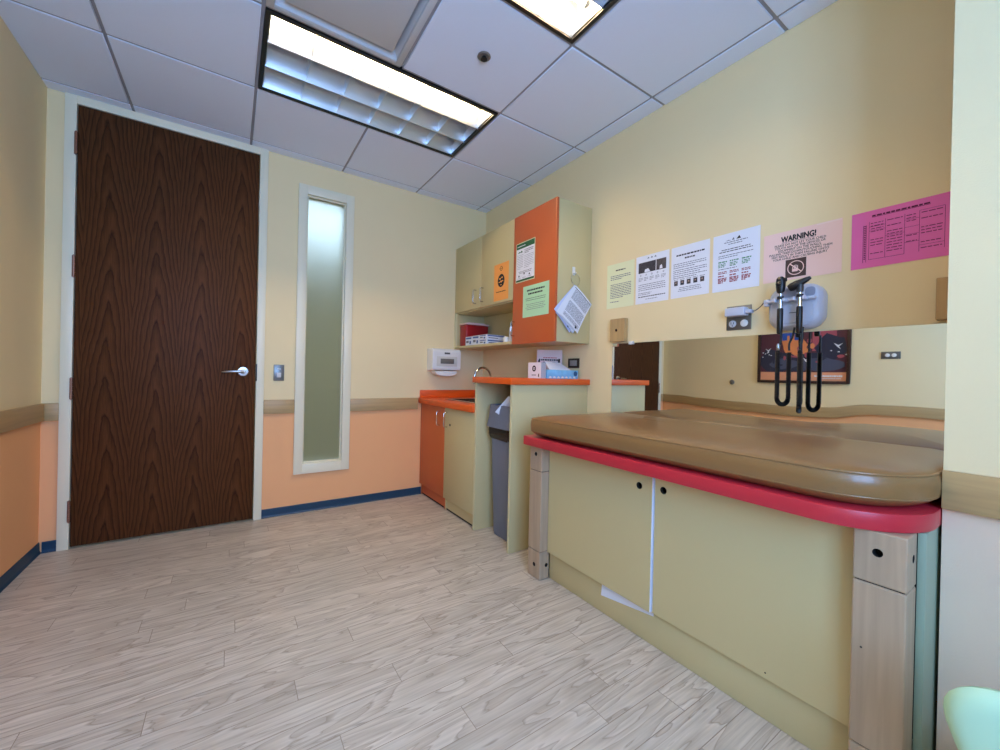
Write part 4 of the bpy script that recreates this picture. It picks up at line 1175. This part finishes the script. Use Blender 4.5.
# wall-mounted diagnostic set
def rrect(y0, y1, z0, z1, r, x, n=8):
    P = []
    for cy, cz, a0 in ((y1-r, z1-r, 0), (y0+r, z1-r, PI/2), (y0+r, z0+r, PI), (y1-r, z0+r, 1.5*PI)):
        for k in range(n+1):
            a = a0 + (PI/2)*k/n; P.append((x, cy + r*math.cos(a), cz + r*math.sin(a)))
    return P
def diagnostic():
    t = thing('diagnostic_station', (2.88, -2.60, 1.30), 'pale grey wall-mounted diagnostic set with two black-handled scopes', 'medical device')
    mb = MB()
    # wall housing lofted towards the room
    secs = [(-2.700, -2.496, 1.292, 1.482, 0.062, RX-0.0006), (-2.700, -2.497, 1.292, 1.482, 0.062, 2.885), (-2.694, -2.505, 1.300, 1.476, 0.058, 2.868), (-2.684, -2.514, 1.308, 1.468, 0.052, 2.860)]
    rs = [rrect(*s) for s in secs]; n = len(rs[0]); vs = [p for r in rs for p in r]; fs = []
    for i in range(len(rs)-1):
        for j in range(n): fs.append([i*n+j, i*n+(j+1) % n, (i+1)*n+(j+1) % n, (i+1)*n+j])
    fs.append([(len(rs)-1)*n+j for j in range(n)])
    mb.raw(vs, fs, DEVICE, True); mb.build('housing', t)
    # lower face panel and upper right pocket
    mb = MB(); mb.prism(rrect(-2.672, -2.530, 1.318, 1.404, 0.022, 2.8595), (-0.003, 0, 0), DEVICE, 0.0012)
    mb.box(2.8558, 2.8564, -2.612, -2.586, 1.3600, 1.3630, mat('dark grey lettering', (80, 82, 92), 0.6))
    mb.build('face_panel', t)
    mb = MB(); mb.prism(rrect(-2.676, -2.640, 1.424, 1.462, 0.014, 2.8598), (-0.0012, 0, 0), DEVICED, 0.0); mb.build('pocket', t); mb = MB(); mb.prism(rrect(-2.612, -2.556, 1.430, 1.464, 0.012, 2.8598), (-0.0012, 0, 0), DEVICED, 0.0); mb.build('pocket', t)
    # cradle bar with two forks
    mb = MB(); mb.box(2.832, 2.862, -2.682, -2.505, 1.408, 1.4215, DEVICE, 0.005, 3); 
    for y in (-2.567, -2.637):
        for s_ in (-1, 1): mb.box(2.800, 2.838, y+s_*0.017-0.005, y+s_*0.017+0.005, 1.404, 1.420, DEVICE, 0.004, 2)
    mb.box(2.842, 2.868, -2.512, -2.490, 1.398, 1.428, DEVICE, 0.006, 3)
    mb.build('cradle', t)
    # scopes
    def scope(y, head, zs):
        x = 2.815
        h = bpy.data.objects.new('scope', None); COL.objects.link(h); h.parent = t; h.location = Vector((x, y, 1.27)) - Vector(t.location)
        mb = MB()
        mb.lathe([(0, 0), (0.007, 0), (0.0105, 0.006), (0.0115, 0.05), (0.0115, 0.105), (0.010, 0.11), (0, 0.11)], (x, y, zs), (0, 0, 1), BLACK, 20); mb.build('grip', h)
        mb = MB(); mb.lathe([(0, 0.11), (0.0085, 0.11), (0.0085, 0.148), (0, 0.148)], (x, y, zs), (0, 0, 1), CHROME, 20)
        mb.lathe([(0, 0.160), (0.0065, 0.160), (0.0060, 0.178), (0, 0.178)], (x, y, zs), (0, 0, 1), CHROME, 20); mb.build('chrome_neck', h)
        mb = MB(); mb.lathe([(0, 0.148), (0.0125, 0.148), (0.0125, 0.160), (0, 0.160)], (x, y, zs), (0, 0, 1), BLACK, 20); mb.build('collar', h)
        mb = MB()
        if head == 'upright':
            prof = [(-0.004, 0.174, 0.008), (0.0, 0.182, 0.014), (0.001, 0.200, 0.017), (0.001, 0.222, 0.0175), (-0.001, 0.236, 0.015), (-0.004, 0.243, 0.009)]
            secs = []
            for dx, dz, r in prof: secs.append((Vector((x+dx, y, zs+dz)), r))
            vs, fs = [], []; n = 18
            for c, r in secs:
                for j in range(n):
                    a = 2*PI*j/n; vs.append(c + Vector((r*1.0*math.cos(a), r*1.05*math.sin(a), 0)))
            for i in range(len(secs)-1):
                for j in range(n): fs.append([i*n+j, i*n+(j+1) % n, (i+1)*n+(j+1) % n, (i+1)*n+j])
            fs.append(list(range(n))[::-1]); fs.append([(len(secs)-1)*n+j for j in range(n)])
            mb.raw(vs, fs, BLACK, True)
            mb.lathe([(0, 0), (0.011, 0), (0.012, 0.004), (0.007, 0.006), (0, 0.006)], (x-0.015, y, zs+0.212), (-1, 0, 0.1), BLACK, 18)
            mb.box(x-0.006, x+0.008, y-0.022, y-0.012, zs+0.222, zs+0.238, BLACK, 0.003)
        else:
            d = Vector((0.10, -0.86, 0.42)).normalized(); c = Vector((x, y+0.004, zs+0.205))
            mb.lathe([(0, -0.040), (0.013, -0.038), (0.017, -0.028), (0.0165, -0.005), (0.013, 0.012), (0.010, 0.030), (0.006, 0.043), (0, 0.044)], c, d, BLACK, 22)
            mb.lathe([(0, 0.17), (0.012, 0.17), (0.013, 0.185), (0.012, 0.205), (0, 0.206)], (x, y, zs), (0, 0, 1), mat('dark grey plastic', (52, 54, 56), 0.4), 20)
        mb.build('head', h)
        return x
    scope(-2.568, 'upright', 1.268)
    scope(-2.638, 'angled', 1.268)
    # coiled cords: a straight lead, then a coiled loop that comes back up to the housing
    def cord(y, xf, dvec, zlow, yb, lead):
        P = [(2.815, y, 1.272), (2.813, y, 1.24), (xf, y+0.003, 1.20)]
        mb = MB(); mb.tube(bez(P, 10), [0.0045]*21, RUBBER, 8)
        if lead: mb.lathe([(0, 0), (0.004, 0.002), (0.0065, 0.012), (0.0065, 0.02), (0.004, 0.03), (0, 0.032)], (xf+0.001, y+0.003, 1.197), (0, 0, 1), STEEL, 12)
        a = Vector((xf, y+0.003, 1.197)); b = a + Vector(dvec)
        b.z = 1.20
        rr = (Vector((b.x, b.y, 0)) - Vector((a.x, a.y, 0))).length/2
        mid = (a+b)/2; dirv = Vector((b.x-a.x, b.y-a.y, 0)).normalized()
        pts = [a + Vector((0, 0, -k*0.012)) for k in range(0, 200) if a.z - k*0.012 > zlow+rr]
        pts += [Vector((mid.x, mid.y, zlow+rr)) - dirv*rr*math.cos(PI*k/20) + Vector((0, 0, -rr*math.sin(PI*k/20))) for k in range(0, 21)]
        pts += [Vector((b.x, b.y, zlow+rr+0.012+k*0.012)) for k in range(0, 200) if zlow+rr+0.012+k*0.012 < 1.20]
        cb = bez(pts, 4)
        # coil ribs
        fine, rad = [], []; acc = 0
        for i, p in enumerate(cb):
            if i: acc += (p-cb[i-1]).length
            fine.append(p); rad.append(0.0084 + 0.0011*(1 if i % 2 else -1))
        mb.tube(fine, rad, RUBBER, 10)
        e = Vector((2.872, yb, 1.298))
        mb.tube(bez([b, b+Vector((0, 0, 0.03)), (b*0.4+e*0.6) , e+Vector((0, 0, 0.004))], 8), 0.0042, RUBBER, 8)
        mb.build('coiled_cord', t)
    cord(-2.574, 2.795, (0.052, -0.022, 0), 0.972, -2.602, True)
    cord(-2.650, 2.805, (0.058, 0.020, 0), 0.948, -2.632, False)
diagnostic()

# ------------------------------------------------------------------ left wall things (seen in the mirror)
def poster():
    t = thing('framed_poster', (0.01, -1.58, 1.05), 'dark framed poster with white birds on the left wall, seen in the mirror', 'picture')
    y0, y1, z0, z1 = -1.975, -1.196, 1.052, 1.622
    FR = mat('dark brown picture frame', (58, 34, 26), 0.4)
    mb = MB(); f = 0.028
    for a, b, c, d in ((y0, y0+f, z0, z1), (y1-f, y1, z0, z1), (y0+f, y1-f, z0, z0+f), (y0+f, y1-f, z1-f, z1)): mb.box(0.001, 0.022, a, b, c, d, FR, 0.002)
    mb.build('frame', t)
    w, h = (y1-y0)-2*f, (z1-z0)-2*f
    s = Sheet((0.004, y0+f, z0+f), (0, 1, 0), (0, 0, 1), w, h, mat('maroon poster ground', (84, 44, 58), 0.4))
    rnd = random.Random(9)
    N1 = mat('navy poster ink', (40, 46, 68), 0.4); B1 = mat('blue poster ink', (40, 84, 170), 0.4); O1 = mat('orange poster ink', (226, 138, 84), 0.4)
    P1 = mat('rose poster ink', (170, 82, 96), 0.4); W1 = mat('white poster ink', (226, 232, 240), 0.4); S1 = mat('slate poster ink', (74, 82, 104), 0.4)
    # here u runs towards the door: the mirror swaps left and right
    s.rect(0, 0, w, 0.085, mat('peach poster strip', (230, 160, 120), 0.4), 0.0006)
    s.line(0.03, 0.24, 0.048, 0.016, W1, rnd, 0.001); s.line(0.04, 0.2, 0.024, 0.006, W1, rnd, 0.001)
    def blob(cx, cy, rx, ry, m, e, k=18):
        s.poly([(min(w, max(0, cx + rx*(0.8+0.3*rnd.random())*math.cos(2*PI*i/k))), min(h, max(0.09, cy + ry*(0.8+0.3*rnd.random())*math.sin(2*PI*i/k)))) for i in range(k)], m, e)
    s.rect(w*0.10, 0.30, w*0.36, h, P1, 0.0005)
    blob(w*0.16, 0.33, 0.13, 0.14, N1, 0.0007); blob(w*0.82, 0.20, 0.16, 0.13, N1, 0.00072); blob(w*0.5, 0.19, 0.34, 0.10, N1, 0.0008); blob(w*0.25, 0.16, 0.2, 0.07, S1, 0.0009)
    blob(w*0.70, 0.17, 0.14, 0.06, S1, 0.0009)
    for i in range(16): blob(rnd.uniform(0.04, w-0.04), rnd.uniform(0.11, 0.26), rnd.uniform(0.012, 0.04), rnd.uniform(0.01, 0.03), rnd.choice([N1, S1, P1, N1]), 0.0010+0.00002*i, 9)
    blob(w*0.60, 0.40, 0.10, 0.13, O1, 0.0012); blob(w*0.52, 0.34, 0.09, 0.10, O1, 0.00125)
    s.rect(w*0.52, 0.42, w*0.72, h, B1, 0.0014); s.rect(w*0.57, 0.40, w*0.60, 0.50, O1, 0.0018); s.rect(w*0.63, 0.38, w*0.66, 0.47, O1, 0.0018)
    for i in range(6): blob(w*(0.36+0.03*i), rnd.uniform(0.26, 0.42), 0.02, 0.03, rnd.choice([O1, P1]), 0.0015+0.00002*i, 8)
    for (cx, cy, q) in ((w*0.085, 0.34, 1.0), (w*0.90, 0.31, -1.0), (w*0.42, 0.20, 1.0)):
        s.poly([(cx-0.03*q, cy+0.03), (cx, cy+0.012), (cx+0.028*q, cy+0.034), (cx+0.006*q, cy-0.004), (cx-0.016*q, cy-0.03), (cx-0.004*q, cy)], W1, 0.0020)
    for i in range(9): blob(rnd.choice([w*0.08, w*0.92])+rnd.uniform(-0.05, 0.05), rnd.uniform(0.24, 0.30), 0.008, 0.006, W1, 0.0021, 7)
    s.mb.build('print', t)
poster()
t = thing('door_bumper', (0.0, -0.915, 1.045), 'small round door bumper on the left wall, seen in the mirror', 'door stop')
mb = MB(); mb.lathe([(0, 0.0006), (0.027, 0.0006), (0.027, 0.006), (0.022, 0.010), (0, 0.010)], (0, -0.915, 1.045), (1, 0, 0), PLATEN, 24); mb.build('base', t)
mb = MB(); mb.lathe([(0, 0.0102), (0.018, 0.0102), (0.017, 0.018), (0.010, 0.021), (0, 0.021)], (0, -0.915, 1.045), (1, 0, 0), mat('grey rubber', (104, 98, 90), 0.7), 24); mb.build('rubber_pad', t)
t, bx = outlet((0.0, -2.345, 1.288), (0, 1, 0), (0, 0, 1), 0.130, 0.066, 'steel outlet plate on the left wall, seen at the right of the mirror')
for c in (0.043, 0.087):
    mb = MB(); mb.lathe([(0, 0.0065), (0.0165, 0.0065), (0.0165, 0.0095), (0.015, 0.0105), (0, 0.0105)], (0, -2.345+c, 1.321), (1, 0, 0), WHITE, 22); mb.build('socket', t)

# ------------------------------------------------------------------ mint child's chair, lower right
def chair():
    t = thing('child_chair', (2.12, -3.30, 0), 'mint green moulded plastic child\'s chair in the lower right corner', 'chair')
    # backrest: thick rounded panel, wider at the top, leaning back
    def panel(secs, m, mb, taper=0.0):
        vs, fs = [], []; n = 40
        for c, ax, ay, hw, hh, e in secs:
            for j in range(n):
                a = 2*PI*j/n; ca, sa = math.cos(a), math.sin(a)
                u = hw*math.copysign(abs(ca)**(2/e), ca); v = hh*math.copysign(abs(sa)**(2/e), sa)
                vs.append(Vector(c) + Vector(ax)*u*(1+taper*(v/hh if hh else 0)) + Vector(ay)*v)
        for i in range(len(secs)-1):
            for j in range(n): fs.append([i*n+j, i*n+(j+1) % n, (i+1)*n+(j+1) % n, (i+1)*n+j])
        fs.append(list(range(n))[::-1]); fs.append([(len(secs)-1)*n+j for j in range(n)])
        mb.raw(vs, fs, m, True)
    ux = Vector((0.08, -1, 0)).normalized(); uy = Vector((-0.12, 0, 1)).normalized(); un = ux.cross(uy)
    c = Vector((2.035, -3.322, 0.405))
    mb = MB()
    panel([(c + un*d, ux, uy, 0.140*k, 0.140*k, 2.7) for d, k in ((-0.024, 0.80), (-0.021, 0.90), (-0.013, 0.97), (0, 1.0), (0.013, 0.97), (0.021, 0.90), (0.024, 0.80))], MINT, mb, 0.34)
    mb.build('backrest', t)
    sc = Vector((2.17, -3.33, 0.285)); sx = Vector((0, -1, 0)); sy = Vector((1, 0, 0))
    mb = MB()
    panel([(sc + Vector((0, 0, d)), sx, sy, 0.150*k, 0.140*k, 4) for d, k in ((-0.022, 0.85), (-0.018, 0.95), (0, 1.0), (0.016, 0.97), (0.022, 0.88))], MINT, mb)
    mb.build('seat', t)
    for sx_, sy_ in ((-1, -1), (-1, 1), (1, -1), (1, 1)):
        mb = MB(); top = sc + Vector((0.095*sx_, 0.100*sy_, -0.02)); bot = Vector((sc.x+0.125*sx_, sc.y+0.125*sy_, 0.001))
        mb.tube([bot, bot+(top-bot)*0.1, bot+(top-bot)*0.6, top], [0.016, 0.0175, 0.024, 0.028], MINT, 16); mb.build('leg', t)
    for s_ in (-1, 1):
        mb = MB(); mb.tube([sc+Vector((-0.11, 0.085*s_, 0.0)), c+ux*(-0.085*s_)+uy*(-0.09)], [0.022, 0.018], MINT, 14); mb.build('back_strut', t)
chair()

# ------------------------------------------------------------------ light, world, camera
w = bpy.data.worlds.new('sky'); SC.world = w; w.use_nodes = True
bg = w.node_tree.nodes['Background']; bg.inputs['Color'].default_value = (0.42, 0.62, 1.0, 1); bg.inputs['Strength'].default_value = 0.8
la = bpy.data.lights.new('daylight', 'AREA'); la.shape = 'RECTANGLE'; la.size = WX1-WX0-0.1; la.size_y = WZ1-WZ0-0.1
la.energy = 100; la.color = (0.27, 0.51, 1.0)
lo = bpy.data.objects.new('daylight', la); COL.objects.link(lo); lo.location = ((WX0+WX1)/2, RY-0.13, (WZ0+WZ1)/2)
lo.rotation_euler = (math.radians(90), 0, 0)     # shines towards +Y through the rear window

cam = bpy.data.cameras.new('camera'); co = bpy.data.objects.new('camera', cam); COL.objects.link(co)
R = ((0.8299600849921879, -0.5573632018673971, 0.02263887196578934), (-0.017244171460179397, 0.014929238774179683, 0.9997398443496566), (0.5575561818062932, 0.8301345547763608, -0.002779405663290861))
r, u, f = (Vector(x) for x in R)
co.matrix_world = Matrix(((r.x, u.x, -f.x, 0.88545), (r.y, u.y, -f.y, -3.32196), (r.z, u.z, -f.z, 1.0739), (0, 0, 0, 1)))
cam.sensor_fit = 'HORIZONTAL'; cam.sensor_width = 36.0; cam.lens = 36.0*401.08/1000.0
cam.clip_start = 0.02
SC.camera = co
SC.view_settings.view_transform = 'Standard'; SC.view_settings.look = 'None'
SC.view_settings.gamma = 1.0; SC.view_settings.use_curve_mapping = False
SC.view_settings.exposure = 0.0
try:
    SC.cycles.use_denoising = True
    SC.cycles.max_bounces = 10; SC.cycles.diffuse_bounces = 6; SC.cycles.glossy_bounces = 5; SC.cycles.transmission_bounces = 6
    SC.cycles.sample_clamp_indirect = 4.0
except Exception: pass
